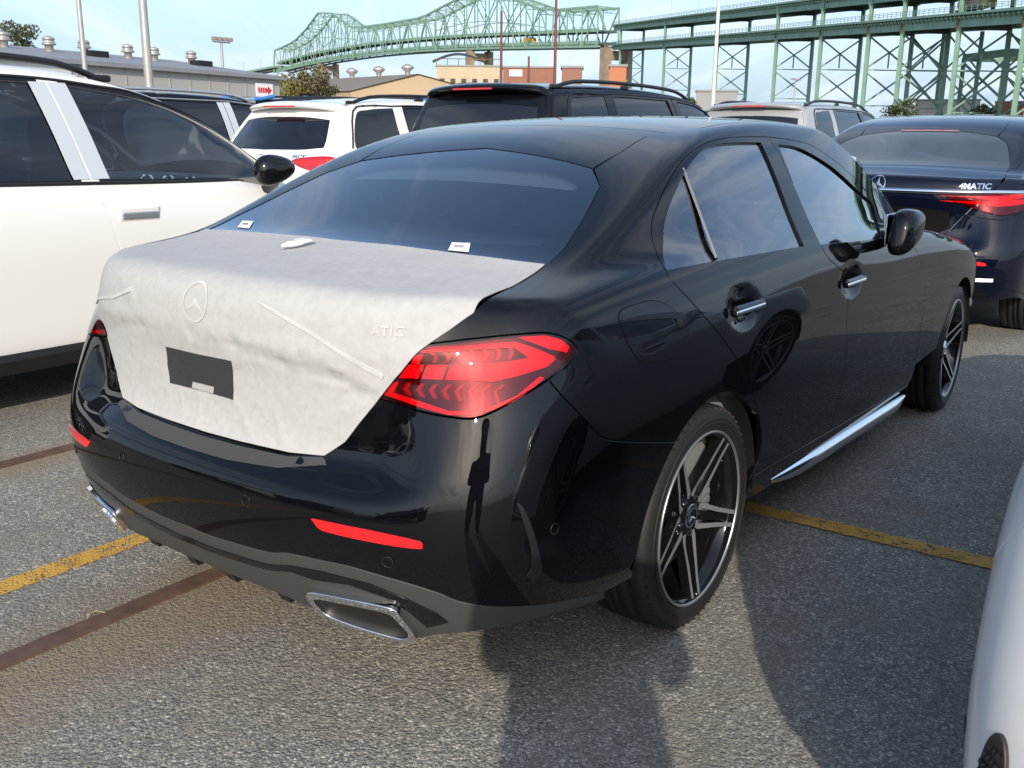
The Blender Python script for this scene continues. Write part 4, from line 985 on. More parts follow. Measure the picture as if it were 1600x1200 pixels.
def yellow_paint():
    m = bpy.data.materials.new('yellow_road_paint'); m.use_nodes = True; nt = m.node_tree; N = nt.nodes.new; L = nt.links.new
    b = nt.nodes['Principled BSDF']; b.inputs['Roughness'].default_value = .75
    out = nt.nodes['Material Output']; tc = N('ShaderNodeTexCoord'); O = tc.outputs['Object']
    v = N('ShaderNodeTexVoronoi'); v.inputs['Scale'].default_value = 120; L(O, v.inputs['Vector'])
    n = N('ShaderNodeTexNoise'); n.inputs['Scale'].default_value = 7; n.inputs['Detail'].default_value = 9; n.inputs['Roughness'].default_value = .75; L(O, n.inputs['Vector'])
    r = N('ShaderNodeValToRGB'); L(n.outputs['Fac'], r.inputs[0]); r.color_ramp.elements[0].position = .34; r.color_ramp.elements[0].color = (.50, .27, .045, 1); r.color_ramp.elements[1].position = .7; r.color_ramp.elements[1].color = (.70, .41, .07, 1)
    L(r.outputs[0], b.inputs['Base Color'])
    a = N('ShaderNodeMath'); a.operation = 'MULTIPLY'; a.inputs[1].default_value = .42; L(v.outputs['Distance'], a.inputs[0])
    n2 = N('ShaderNodeTexNoise'); n2.inputs['Scale'].default_value = 16; n2.inputs['Detail'].default_value = 8; n2.inputs['Roughness'].default_value = .8; L(O, n2.inputs['Vector'])
    s = N('ShaderNodeMath'); s.operation = 'ADD'; L(a.outputs[0], s.inputs[0]); L(n2.outputs['Fac'], s.inputs[1])
    g = N('ShaderNodeMath'); g.operation = 'GREATER_THAN'; g.inputs[1].default_value = .80; L(s.outputs[0], g.inputs[0])
    # ragged edges: the strip is 1 unit wide in UV across
    uv = N('ShaderNodeUVMap'); su = N('ShaderNodeSeparateXYZ'); L(uv.outputs[0], su.inputs[0])
    d = N('ShaderNodeMath'); d.operation = 'SUBTRACT'; d.inputs[1].default_value = .5; L(su.outputs['Y'], d.inputs[0]); ab = N('ShaderNodeMath'); ab.operation = 'ABSOLUTE'; L(d.outputs[0], ab.inputs[0])
    n3 = N('ShaderNodeTexNoise'); n3.inputs['Scale'].default_value = 45; n3.inputs['Detail'].default_value = 4; L(O, n3.inputs['Vector'])
    mm = N('ShaderNodeMath'); mm.operation = 'MULTIPLY'; mm.inputs[1].default_value = .22; L(n3.outputs['Fac'], mm.inputs[0])
    e = N('ShaderNodeMath'); e.operation = 'ADD'; L(ab.outputs[0], e.inputs[0]); L(mm.outputs[0], e.inputs[1]); ge = N('ShaderNodeMath'); ge.operation = 'GREATER_THAN'; ge.inputs[1].default_value = .545; L(e.outputs[0], ge.inputs[0])
    mxx = N('ShaderNodeMath'); mxx.operation = 'MAXIMUM'; L(g.outputs[0], mxx.inputs[0]); L(ge.outputs[0], mxx.inputs[1])
    t = N('ShaderNodeBsdfTransparent'); mx = N('ShaderNodeMixShader'); L(mxx.outputs[0], mx.inputs[0]); L(b.outputs[0], mx.inputs[1]); L(t.outputs[0], mx.inputs[2]); L(mx.outputs[0], out.inputs[0])
    bp = N('ShaderNodeBump'); bp.inputs['Strength'].default_value = .6; bp.inputs['Distance'].default_value = .005; bp.invert = True; L(v.outputs['Distance'], bp.inputs['Height']); L(bp.outputs[0], b.inputs['Normal'])
    return m
YELLOW = yellow_paint()
def sheet(name, pts, z, m, kind='structure'):
    me = bpy.data.meshes.new(name); me.from_pydata([(x, y, z) for x, y in pts], [], [tuple(range(len(pts)))])
    uvl = me.uv_layers.new(name='uv'); 
    for i, u in enumerate(((0, 0), (1, 0), (1, 1), (0, 1))[:len(pts)]): uvl.data[i].uv = u
    o = link(name, me, m); o['kind'] = kind; return o
sheet('ground', [(-900, -900), (1500, -900), (1500, 1500), (-900, 1500)], 0.0, ASPHALT)
sheet('yellow_line', [(-9, .845), (1.95, .855), (1.95, .965), (-9, .955)], .003, YELLOW)
sheet('yellow_line', [(1.90, .80), (2.03, -4.2), (2.14, -4.2), (2.01, .80)], .0055, YELLOW)
RUST = mat('rail_rust', (.075, .040, .028), .62, noise=(14, (.15, .085, .055), .8), bump=(60, .4, .003))
for yy, lb in ((.475, 'rusty rail sunk in the asphalt under the black saloon, the nearer one'), (2.04, 'rusty rail sunk in the asphalt between the black saloon and the white SUV')):
    mb = MB(); n = 60
    for a in range(n):
        x0, x1 = -12 + 42 * a / n, -12 + 42 * (a + 1) / n
        for (ya, yb, za, zb) in ((-.042, -.036, -.02, .007), (-.036, .030, .007, .009), (.030, .040, .009, -.004), (.040, .085, -.004, -.004)):
            mb.add([(x0, yy + ya, za), (x1, yy + ya, za), (x1, yy + yb, zb), (x0, yy + yb, zb)], [(0, 1, 2, 3)])
    tag(mb.build('rail', RUST, recalc=False), lb, 'rail')

def gravel():
    r = random.Random(21); mb = MB()
    for k in range(520):
        x, y = r.uniform(-.9, 3.4), r.uniform(-2.0, 2.4)
        if k < 170: y = r.choice((.40, .58, 1.95, 2.15)) + r.gauss(0, .09)
        s = r.uniform(.0015, .0045) * (1.6 if r.random() < .06 else 1); a = r.uniform(0, PI); c, d = math.cos(a), math.sin(a); q = r.uniform(.6, 1)
        P = [(s, 0, 0), (0, s * q, 0), (-s, 0, 0), (0, -s * q, 0), (s * .3, s * .2, s * .8), (-s * .4, -s * .1, s * .7)]
        mb.add([(x + p[0] * c - p[1] * d, y + p[0] * d + p[1] * c, p[2] + .002) for p in P], [(0, 1, 4), (1, 2, 5), (1, 5, 4), (2, 3, 5), (3, 0, 4), (3, 4, 5)])
    o = mb.build('gravel', mat('pebbles', (.42, .39, .33), .8, noise=(30, (.20, .18, .15), .9))); o['kind'] = 'stuff'
    tw = MB()
    for (x, y, a, l) in ((-.02, .50, .6, .05), (-.01, .52, -.5, .05), (1.86, -.93, .4, .06), (2.3, -1.2, 1.9, .05), (.9, 1.5, .2, .05)): tw.tube([(x, y, .012), (x + l * .5 * math.cos(a), y + l * .5 * math.sin(a), .022), (x + l * math.cos(a), y + l * math.sin(a), .010)], .0014, 5)
    t = tw.build('dry_grass', mat('straw', (.45, .36, .20), .8)); t['kind'] = 'stuff'
gravel()
# ------------------------------------------------------------------ the other vehicles
def suv_form(boxy):
    d = dict(
        wp=[(-.3, .88), (.2, .93), (.6, .958), (1.0, .972), (1.8, .968), (2.6, .966), (3.4, .968), (3.95, .972), (4.3, .95), (4.7, .88), (5.0, .80)],
        sec=[(.15, -.10), (.25, -.045), (.36, -.012), (.5, -.003), (.7, .0), (.85, -.003), (.95, -.014), (1.05, -.034), (1.15, -.060), (1.4, -.15)],
        xr=[(.15, .22), (.25, .12), (.35, .06), (.5, .015), (.62, .01), (.70, .045), (.78, .075), (.9, .085), (1.0, .095), (1.1, .12), (1.2, .16)],
        xro=[(.15, .22), (.25, .12), (.35, .06), (.5, .015), (.62, .02), (.70, .04), (.78, .058), (.9, .075), (1.0, .09), (1.1, .12), (1.2, .16)],
        ledge=(.55, .8), bow=[(.2, .10), (.6, .10), (1.0, .12), (1.2, .12)], bow4=[(.2, .20), (.6, .20), (1.0, .20), (1.2, .2)], kcorner=.02,
        deck=[(-.3, 1.14), (.5, 1.20), (1.5, 1.19), (2.5, 1.17), (3.4, 1.12), (3.7, 1.08), (4.1, 1.02), (4.5, .93), (4.75, .82), (4.95, .68)], dcrown=.05,
        xf=[(.1, 4.75), (.3, 4.86), (.55, 4.90), (.8, 4.86), (1.0, 4.78)], fbow=.16, fbow4=.3, zb=.22, kedge=.012, kside=.030, kfront=.035,
        roof=[(-.2, 1.52), (.3, 1.598), (.6, 1.638), (1.2, 1.690), (1.9, 1.705), (2.4, 1.690), (2.85, 1.630), (3.15, 1.525), (3.45, 1.355), (3.72, 1.170), (4.0, .99), (4.4, .75)],
        rcrown=.085, g0=[(0, .80), (.4, .85), (.9, .885), (1.6, .900), (2.4, .900), (3.0, .885), (3.5, .845), (4.0, .76)],
        gs=[(.0, -.1), (.7, -.02), (1.0, .005), (1.12, .0), (1.2, -.030), (1.35, -.096), (1.5, -.172), (1.6, -.228), (1.7, -.295), (1.8, -.37)],
        xg=[(.8, .10), (1.05, .13), (1.2, .185), (1.4, .33), (1.55, .46), (1.7, .61)], gbow=.24, kroof=.020, kgr=.022, kfil=.014, gz=1.02,
        xo=1.15, xe=3.7, z0=.62, lx=1.4, lz=.5)
    if boxy:
        d.update(roof=[(-.2, 1.735), (.3, 1.770), (.6, 1.790), (1.2, 1.815), (2.0, 1.815), (2.7, 1.785), (3.15, 1.71), (3.45, 1.575), (3.75, 1.385), (4.05, 1.175), (4.35, .99), (4.7, .8)],
                 gs=[(.0, -.1), (.7, -.02), (1.0, .005), (1.12, .0), (1.2, -.022), (1.35, -.066), (1.5, -.118), (1.65, -.182), (1.75, -.238), (1.9, -.34)],
                 xg=[(.8, .10), (1.05, .12), (1.2, .150), (1.4, .215), (1.6, .300), (1.8, .42)], gbow=.18,
                 deck=[(-.3, 1.14), (.5, 1.20), (1.5, 1.19), (2.5, 1.17), (3.6, 1.13), (4.0, 1.08), (4.4, 1.02), (4.8, .93), (5.05, .82), (5.2, .68)],
                 xf=[(.1, 5.0), (.3, 5.12), (.55, 5.17), (.8, 5.13), (1.0, 5.05)],
                 wp=[(-.3, .88), (.2, .93), (.6, .958), (1.0, .978), (1.8, .972), (2.8, .970), (3.7, .972), (4.15, .978), (4.6, .95), (5.0, .88), (5.3, .80)], xe=4.0,
                 g0=[(0, .82), (.4, .865), (.9, .89), (1.6, .900), (2.6, .900), (3.2, .885), (3.8, .845), (4.3, .76)])
    return Form(d)
SUVF = {}
def build_suv(label, loc, paint, boxy=False, hollow=False, rails=TRIMK, film=False, frame=TRIMK, lamp=True, group=None, h=.04, rail_film=None, clad=TRIMK, wheels=True, white_mirror=False, rz=0.0, detail=True, sc=(1, 1, 1)):
    if boxy not in SUVF: SUVF[boxy] = suv_form(boxy)
    F = SUVF[boxy]; car = thing('suv', label, 'car', (loc[0], loc[1], 0), rz, group); car.scale = sc
    H = 1.815 if boxy else 1.705
    GL = GLASS if hollow else GLASSB
    sd = F.on_side; wz, wr, ar = .37, .365, .425; xr_, xf_ = .98, (4.13 if boxy else 3.98)
    e = .27 if boxy else 0.0                                       # longer cabin
    topz = lambda x: np.interp(x, [.4, .9, 1.5, 2.4 + e, 2.85 + e, 3.15 + e, 3.42 + e, 3.68 + e], ([1.60, 1.675, 1.70, 1.69, 1.645, 1.555, 1.40, 1.17] if boxy else [1.50, 1.575, 1.60, 1.592, 1.545, 1.455, 1.31, 1.125]))
    bz = lambda x: 1.150 - .018 * (x - .6)
    A = 2.44 + .12 * boxy
    split = sd(curve([(A - .03, topz(A - .03) + .045), (A, 1.40), (A + .02, bz(A)), (A + .07, .96), (A + .11, .74), (A + .09, .5), (A + .06, .345)], n=5))
    xq = 1.34 + .05 * boxy                                         # rear edge of the rear door glass
    rcut = sd(curve([(xq - .06, topz(xq) + .045), (xq - .1, 1.35), (xq - .04, bz(xq) - .01), (xq + .10, .90), (xr_ + ar + .06, .62), (xr_ + ar + .045, .345)], n=5))
    xa = 3.70 + e
    fcut = sd(curve([(xa + .04, bz(xa) - .005), (xa + .03, .95), (xa - .02, .7), (xa - .06, .345)], n=5))
    dtop = sd([(x, topz(x) + .042) for x in np.linspace(xq - .06, xa - .02, 26)])
    k = np.argmin(abs(dtop[:, 0] - (A - .03)))
    sillz = lambda a, b: sd([(x, .345) for x in np.linspace(a, b, 8)])
    wr_ = sd(curve([(xq + .02, bz(xq) + .012), (xq - .005, 1.35), (xq + .03, topz(xq))] + [(x, topz(x)) for x in np.linspace(xq + .2, A - .10, 5)] + [(A - .075, 1.35), (A - .05, bz(A) + .012)], True, 4, corners=(0, 2, 7, 9)))
    wf_ = sd(curve([(A + .085, bz(A) + .012), (A + .065, 1.4), (A + .045, topz(A))] + [(x, topz(x)) for x in np.linspace(A + .3, xa - .10, 6)] + [(xa - .06, bz(xa) + .012)], True, 4, corners=(0, 2, 9)))
    q0 = .58
    wq = sd(curve([(q0 + .1, bz(q0) + .012), (q0 - .02, 1.24), (q0 + .12, topz(.85) - .05), (q0 + .3, topz(.95) - .008), (xq - .12, topz(xq)), (xq - .16, 1.36), (xq - .105, bz(xq) + .012)], True, 5, corners=(0, 4, 6)))
    rear_door = cat_(rcut, sillz(xr_ + ar + .06, A + .04), split[::-1], dtop[:k][::-1][:-1]); front_door = cat_(split, sillz(A + .08, xa - .08), fcut[::-1], dtop[k:][::-1][:-1])
    tail = sd(curve([(.40, .66), (.36, .9), (.40, 1.12)], n=4))
    xs0 = .62 if not boxy else .46; ys = .60 if not boxy else .64
    seam = F.on_top([(xs0, -ys + .01), (1.2, -ys), (2.0, -ys - .005), (2.6 + e, -ys - .02), (3.0 + e, -ys - .06), (3.4 + e, -.72), (3.78 + e, -.80)])
    dpil = F.snap(curve([tail[-1], F.on_rear([(-.735, 1.30)])[0], F.on_rear([(-.68 - .03 * boxy, 1.46)])[0], seam[0]], n=5), 'long')
    hoodl = F.on_top([(4.1 + e, -.80), (4.45 + e, -.74)])
    front = sd([(4.55 + e, .66), (4.47 + e, .55)])
    body = cat_(tail, dpil[1:], seam[1:], hoodl, front, sd(arch(xf_, rad(40), rad(176), 20, ar, wz)), sd([(x, .310) for x in np.linspace(xf_ - ar - .03, xr_ + ar + .03, 8)]), sd(arch(xr_, rad(4), rad(140), 20, ar, wz)))
    quarter_hole = wq
    panel(F, 'body_side', body, paint, car, h=h, both=True, holes=[cat_(rcut, sillz(xr_ + ar + .06, xa - .08), fcut[::-1], dtop[::-1][1:-1]), wq], flange=.015)
    gq = panel(F, 'quarter_window', wq, GLASSD if hollow else GLASSB, car, h=.06, gap=-.003, off=-.005, flange=0, both=True)
    for nm, lp, win, gl, hx in (('rear_door', rear_door, wr_, GLASSD if hollow else GLASSB, xq + .22), ('front_door', front_door, wf_, GL, A + .24)):
        ds = panel(F, nm, lp, paint, car, h=h, holes=[win], both=True, flange=.015)
        gs_ = panel(F, 'window_glass', win, gl, None, h=.06, gap=-.004, off=-.007, flange=0, both=True)
        rg_ = panel(F, 'window_frame', win, GLOSSK, None, h=.06, gap=-.026, holes=[win], hole_gap=0, off=.0016, flange=.0016, both=True)
        for o, r_ in zip(ds, rg_): r_.parent = o
        for sgn, o, g in zip((-1, 1), ds, gs_):
            o.name = 'door'; g.parent = o
            if detail:
                P = sd([(hx, .955)])[0]; y = abs(P[1])
                hh = MB().box((hx, sgn * (y - .002), .955), (.235, .022, .074), bev=.0105).build('handle_cup', paint, o)
                MB().box((hx, sgn * (y + .010), .948), (.205, .016, .036), bev=.0075).build('handle', paint if not hollow else SATIN, hh); hh.parent = o
    # window surround (black or bright), belt line
    fr = MB()
    for sgn in (-1, 1):
        c = sd(curve([(q0 - .06, 1.22), (q0 + .10, topz(.85) - .015), (q0 + .34, topz(1.0) + .028)] + [(x, topz(x) + .022) for x in np.linspace(1.2, xa - .12, 14)] + [(xa + .0, bz(xa) + .005)], n=3))
        N_ = F.grad(c); fr.tube((c + N_ * .001) * [1, -sgn, 1], .009, 5)
        c = sd([(x, bz(x) - .004) for x in np.linspace(q0 + .05, xa + .02, 20)]); N_ = F.grad(c); fr.tube((c + N_ * .001) * [1, -sgn, 1], .010, 5)
    fr.build('window_trim', frame, car)
    for sgn in (-1, 1):
        for x0, x1 in ((A - .095, A - .012), (A + .0, A + .095)):
            lp = sd([(x0 - .03, topz(A) + .005), (x1 - .03, topz(A) + .005), (x1 + .028, bz(A) + .015), (x0 + .028, bz(A) + .015)])
            o = panel(F, 'pillar_film' if film else 'pillar_trim', lp, (mat('film_white', (.50, .54, .58), .35) if film else GLOSSK), car, h=.05, gap=0, off=.0042, flange=.003)
            if sgn > 0: 
                me = flip_y(o.data); bpy.data.objects.remove(o); link('pillar_film' if film else 'pillar_trim', me, None, car)
    # roof, screen, bonnet
    ws_t = F.on_top([(2.78 + e, 0), (2.76 + e, -.35), (2.72 + e, -.62)])
    sT = np.array([p for p in seam if p[0] < 2.7 + e])
    xs = float(seam[0][0]); roof = both_sides(cat_(F.on_top([(xs - .06, 0), (xs - .05, -.3)]), sT, ws_t[::-1][1:]))
    panel(F, 'roof', roof, paint, car, dom='top', h=.05, flange=.01)
    ws = both_sides(cat_(ws_t, np.array([p for p in seam if p[0] > 2.75 + e]), F.on_top([(3.82 + e, -.4), (3.86 + e, 0)])))
    panel(F, 'windscreen', ws, GL if hollow else GLASSB, car, dom='top', h=.08, flange=0, off=-.002)
    hood = both_sides(cat_(F.on_top([(3.88 + e, 0), (3.84 + e, -.4), (3.79 + e, -.80)]), hoodl, F.on_top([(4.55 + e, -.4), (4.62 + e, 0)])))
    panel(F, 'bonnet', hood, paint, car, dom='top', h=.07)
    # tailgate with rear window, spoiler
    win = both_sides(curve(F.snap(np.array([F.on_rear([(0, H - .205)])[0], F.on_rear([(-.36, H - .212)])[0], F.on_rear([(-.585 - .03 * boxy, H - .235)])[0], F.on_rear([(-.655, 1.30)])[0], F.on_rear([(-.665, 1.165 + .06 * (not boxy))])[0], F.on_rear([(-.4, 1.135 + .07 * (not boxy))])[0], F.on_rear([(0, 1.13 + .07 * (not boxy))])[0]]), 'long'), n=5, corners=(2, 4)))
    gate = both_sides(cat_(F.on_top([(xs - .07, 0), (xs - .06, -.3)]), [seam[0]], dpil[::-1][1:-1], [tail[-1]], F.on_rear([(-.735, 1.0), (-.70, .80), (-.60, .70), (0, .68)])))
    tg = panel(F, 'tailgate', gate, paint, car, dom='long', h=h, holes=[win], gap=.003)
    panel(F, 'rear_window', win, GLASSD if hollow else GLASSB, tg, dom='long', h=.05, gap=-.01, off=-.004, flange=0)
    sp = MB(); V = []; n = 24; yw = .62 + .04 * boxy
    for i in range(n + 1):
        t = -1 + 2 * i / n; y = yw * t; p = F.on_top([(xs + .05, y)])[0]; zt = p[2] + .004; x1 = xs - .26 + .10 * t * t + (.05 if boxy else 0) + .08 * abs(t) ** 8
        V += [(xs + .06, y, zt), ((xs + x1) / 2, y, zt - .004), (x1 + .01, y, zt - .030), (x1, y, zt - .042), (x1 + .03, y, zt - .066), (xs + .02, y, zt - .075)]
    sp.add(V, [(6 * i + k, 6 * i + 6 + k, 6 * i + 6 + (k + 1) % 6, 6 * i + (k + 1) % 6) for i in range(n) for k in range(6)] + [tuple(range(6)), tuple(range(6 * n, 6 * n + 6))], False)
    so = sp.build('spoiler', paint, tg); so.data.polygons.foreach_set('use_smooth', [True] * len(so.data.polygons))
    z = F.on_top([(xs + .05, 0)])[0][2]; x1 = xs - .26 + (.05 if boxy else 0)
    MB().box((x1 + .012, 0, z - .053), (.02, .42, .014)).build('brake_light', REDL, tg)
    w = MB(); w.bar((xs - .30 - .13, .02, 1.12), (xs - .30 - .02, -.36, 1.17), .02, .014); w.lathe([(.001, 0), (.028, 0), (.022, .02), (.001, .025)], 16, org=(F.on_rear([(0, 1.095)])[0][0] + .01, 0, 1.095), ax='x'); w.build('wiper', TRIMK, tg)
    # lamps
    if boxy: lp = [(-.60, 1.02), (-.70, 1.04), (-.80, 1.0), (-.83, .90), (-.80, .82), (-.62, .80), (-.56, .86)]
    else: lp = [(-.42, 1.115), (-.62, 1.145), (-.78, 1.148), (-.845, 1.115), (-.85, 1.06), (-.74, 1.015), (-.60, 1.03), (-.47, 1.07)]
    L0 = curve(F.on_rear(lp), True, 5); lam = panel(F, 'tail_lamp', L0, mat('lamp_red', (.40, .006, .012), .1, coat=1.0), car, h=.03, gap=0, off=.006, flange=.008, both=True)
    c0 = L0.mean(0)
    for o in panel(F, 'light_bar', c0 + (L0 - c0) * [1, .80, .34] + [0, 0, .004], REFLR, None, h=.03, gap=0, off=.009, flange=.003, both=True): o.parent = lam[0] if o.data.vertices[0].co.y < 0 else lam[1]
    # marks on the tailgate
    ez = 1.09 if not boxy else 1.0
    def onr(u, v, h_=0):
        p = F.on_rear([(-u, ez + v)])[0]; return (p[0] - .004 - h_, p[1], p[2])
    mb = MB(); star_prism(mb, (0, .02), .055, onr, .006); mb.build('emblem', CHROME, tg)
    if detail:
        def ont(u, v): p = F.on_rear([(-.48 - u, ez + .055 + v)])[0]; return (p[0] - .004, p[1], p[2])
        text_flat('lettering', '4MATIC', .045, CHROME, tg, ont, bold=.001)
    # bumpers, cladding
    bz0 = both_sides(cat_(F.on_rear([(0, .66), (-.6, .68)]), [tail[0]], sd(arch(xr_, rad(141), rad(170), 6, ar, wz)), F.on_rear([(-.80, .40), (-.4, .38), (0, .38)])))
    panel(F, 'rear_bumper', bz0, paint, car, h=.045)
    lo = both_sides(cat_(F.on_rear([(0, .375), (-.4, .375), (-.79, .395)]), sd(arch(xr_, rad(171), rad(186), 4, ar, wz)), F.on_rear([(-.76, .26), (0, .25)])))
    panel(F, 'bumper_lower', lo, clad, car, h=.05, flange=.04)
    fbp = both_sides(cat_(F.snap(np.array([[4.66 + e, 0, .94]]), 'cap')[:0], F.on_top([(4.63 + e, 0), (4.56 + e, -.4), (4.47 + e, -.73)]), front, sd(arch(xf_, rad(38), rad(-10), 8, ar, wz)), F.point(np.array([(4.86 + e, -.0)]), 'top')[:0], [[4.60 + e, -.6, .26], [4.70 + e, 0, .25]]))
    for sgn in (-1, 1):
        cl = MB(); xs_ = np.linspace(xr_ + ar - .01, xf_ - ar + .01, 20); P1 = sd([(x, .345) for x in xs_]); P2 = sd([(x, .24) for x in xs_])
        V = []; 
        for p, q in zip(P1, P2): V += [(p[0], -sgn * (p[1] - .004), p[2] - .002), (p[0], -sgn * (p[1] - .016), .31), (q[0], -sgn * (q[1] - .006), .235), (q[0], -sgn * (q[1] + .08), .225)]
        cl.add(V, [(4 * i + k, 4 * i + 4 + k, 4 * i + 5 + k, 4 * i + 1 + k) for i in range(19) for k in range(3)], False); cl.build('sill_cladding', clad, car)
        for cx in (xr_, xf_):
            al = MB(); V = []; qs = np.linspace(rad(-12), rad(192), 26); Q = sd([(cx + (ar - .01) * math.cos(q), wz + (ar - .01) * math.sin(q)) for q in qs]); Qo = sd([(cx + (ar + .05) * math.cos(q), wz + (ar + .05) * math.sin(q)) for q in qs])
            for p, o_, q in zip(Q, Qo, qs): V += [(o_[0], -sgn * (o_[1] - .004), o_[2]), (p[0], -sgn * (p[1] - .012), p[2]), (p[0], sgn * .56, p[2]), (cx, sgn * .56, wz)]
            al.add(V, [(4 * i + k, 4 * i + 4 + k, 4 * i + 5 + k, 4 * i + 1 + k) for i in range(25) for k in range(3)], True); al.build('arch_cladding', clad if not boxy else TRIMK, car)
            if wheels: wheel(car, (cx, sgn * .855, wz), R=wr, Rr=.255, w=.245, side=sgn, detail=False, spoke=10)
        # roof rails, mirrors
        rl = F.on_top([(x, -ys + .015) for x in np.linspace(xs + .12, 2.75 + e, 18)]); rl = rl * [1, -sgn, 1]
        hgt = .042 * np.minimum(1, np.minimum(np.arange(18), 17 - np.arange(18)) / 2.2) ** .7; R_ = MB().tube([p + [0, 0, hh + .004] for p, hh in zip(rl, hgt)], .017, 8)
        for j in (0, 8, 17): R_.box(rl[j] + [0, 0, .010], (.12, .028, .035), bev=.01)
        ro = R_.build('roof_rail', rails, car)
        if rail_film:
            FL = MB()
            for a, b in ((0, 2), (6, 9), (15, 17)): FL.tube([p + [0, 0, hh + .004] for p, hh in zip(rl[a:b + 1], hgt[a:b + 1])], .021, 8)
            FL.build('rail_film', rail_film, ro)
        bm = bmesh.new(); bmesh.ops.create_icosphere(bm, subdivisions=3, radius=1); xm = xa - .20
        for v in bm.verts:
            x, y, z_ = v.co; p = (abs(x) ** 2.4 + abs(z_) ** 2.4 + abs(y) ** 2.4) ** (-1 / 2.4); x, y, z_ = x * p, y * p, z_ * p
            v.co = Vector((xm + x * .13, sgn * (1.045 + y * .075), 1.16 + z_ * .082 * (1 - .30 * x) + .01 * x))
        bmesh.ops.recalc_face_normals(bm, faces=bm.faces)
        for f in bm.faces: f.smooth = True
        me = bpy.data.meshes.new('door_mirror'); bm.to_mesh(me); bm.free(); mo = link('door_mirror', me, paint if white_mirror else GLOSSK, car)
        MB().tube([(xm + .03, sgn * .93, 1.055), (xm + .02, sgn * 1.0, 1.075), (xm, sgn * 1.04, 1.10)], [.036, .030, .032], 8).build('mirror_arm', GLOSSK, mo)
    ub = MB(); ub.box((2.5, 0, .30), (2.3, 1.66, .06)); ub.box((2.5, 0, .34), (4.4, 1.10, .06)); ub.build('underbody', GAPK, car)
    if hollow:
        def pad(nm, c, dd, bev, m, par): return MB().box(c, dd, bev=bev).build(nm, m, par)
        for y in (-.40, .40):
            s = pad('seat', (2.62, y, .90), (.18, .52, .66), .07, INTK, car); pad('headrest', (2.54, y, 1.33), (.12, .28, .20), .05, INTK, s); pad('seat_cushion', (2.92, y, .66), (.5, .5, .16), .06, INTK, s)
        pad('rear_bench', (1.55, 0, .86), (.2, 1.3, .62), .07, INTK, car); pad('dashboard', (3.55, 0, 1.0), (.42, 1.5, .20), .07, INTG, car)
        for y in (-.30, -.08, .14): MB().lathe([(.032, -.03), (.050, -.035), (.054, -.015), (.046, .0)], 28, org=(3.33, y - .22, 1.06), ax='x').build('air_vent', CHROME, car)
        MB().box((3.32, -.05, .97), (.02, .40, .09), bev=.006).build('dash_screen', GLOSSK, car)
        sw = MB(); sw.tube([(3.14 + .05 * math.sin(a), .40 + .185 * math.cos(a), 1.0 + .18 * math.sin(a)) for a in np.linspace(0, 2 * PI, 29)], .016, 8, cap=False); sw.bar((3.15, .22, 1.0), (3.15, .58, 1.0), .03, .06); sw.build('steering_wheel', INTK, car)
        pad('cabin_floor', (2.3, 0, .42), (3.2, 1.6, .04), 0, INTK, car)
        for sgn in (-1, 1): pad('door_lining', (2.4, sgn * .86, .78), (2.4, .03, .66), 0, INTG, car)
    else:
        MB().box((2.1, 0, .80), (3.2, 1.5, .7)).build('cabin_shell', GAPK, car)
    return car
# ------------------------------------------------------------------ bridge, viaduct, buildings, masts, trees
def sight(px, py):
    return np.array([(px - 800) / FPX, -(py - 600) / FPX, 1.0]) @ AX
def at_range(px, py, D):
    r = sight(px, py); return EYE + r * (D / math.hypot(r[0], r[1]))
GREEN = mat('bridge_green', (.21, .355, .27), .62, noise=(.35, (.16, .25, .18), .7))
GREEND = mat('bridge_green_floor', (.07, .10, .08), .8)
CONC = mat('pier_concrete', (.34, .27, .19), .9, noise=(.25, (.20, .15, .11), .8))
RUSTM = mat('bearing_rust', (.16, .10, .05), .8)
E2 = EYE[:2]
VA = np.array([202., 35.]) + E2; VD = np.array([211., 210.]); VD /= np.linalg.norm(VD); VN = np.array([VD[1], -VD[0]])
TA = np.array([424., 265.]) + E2; TD = np.array([157., 422.]); TD /= np.linalg.norm(TD); TN = np.array([TD[1], -TD[0]])
def member(name, a, b, w, m, parent, h=None): return MB().bar(a, b, w, h).build(name, m, parent, recalc=False)
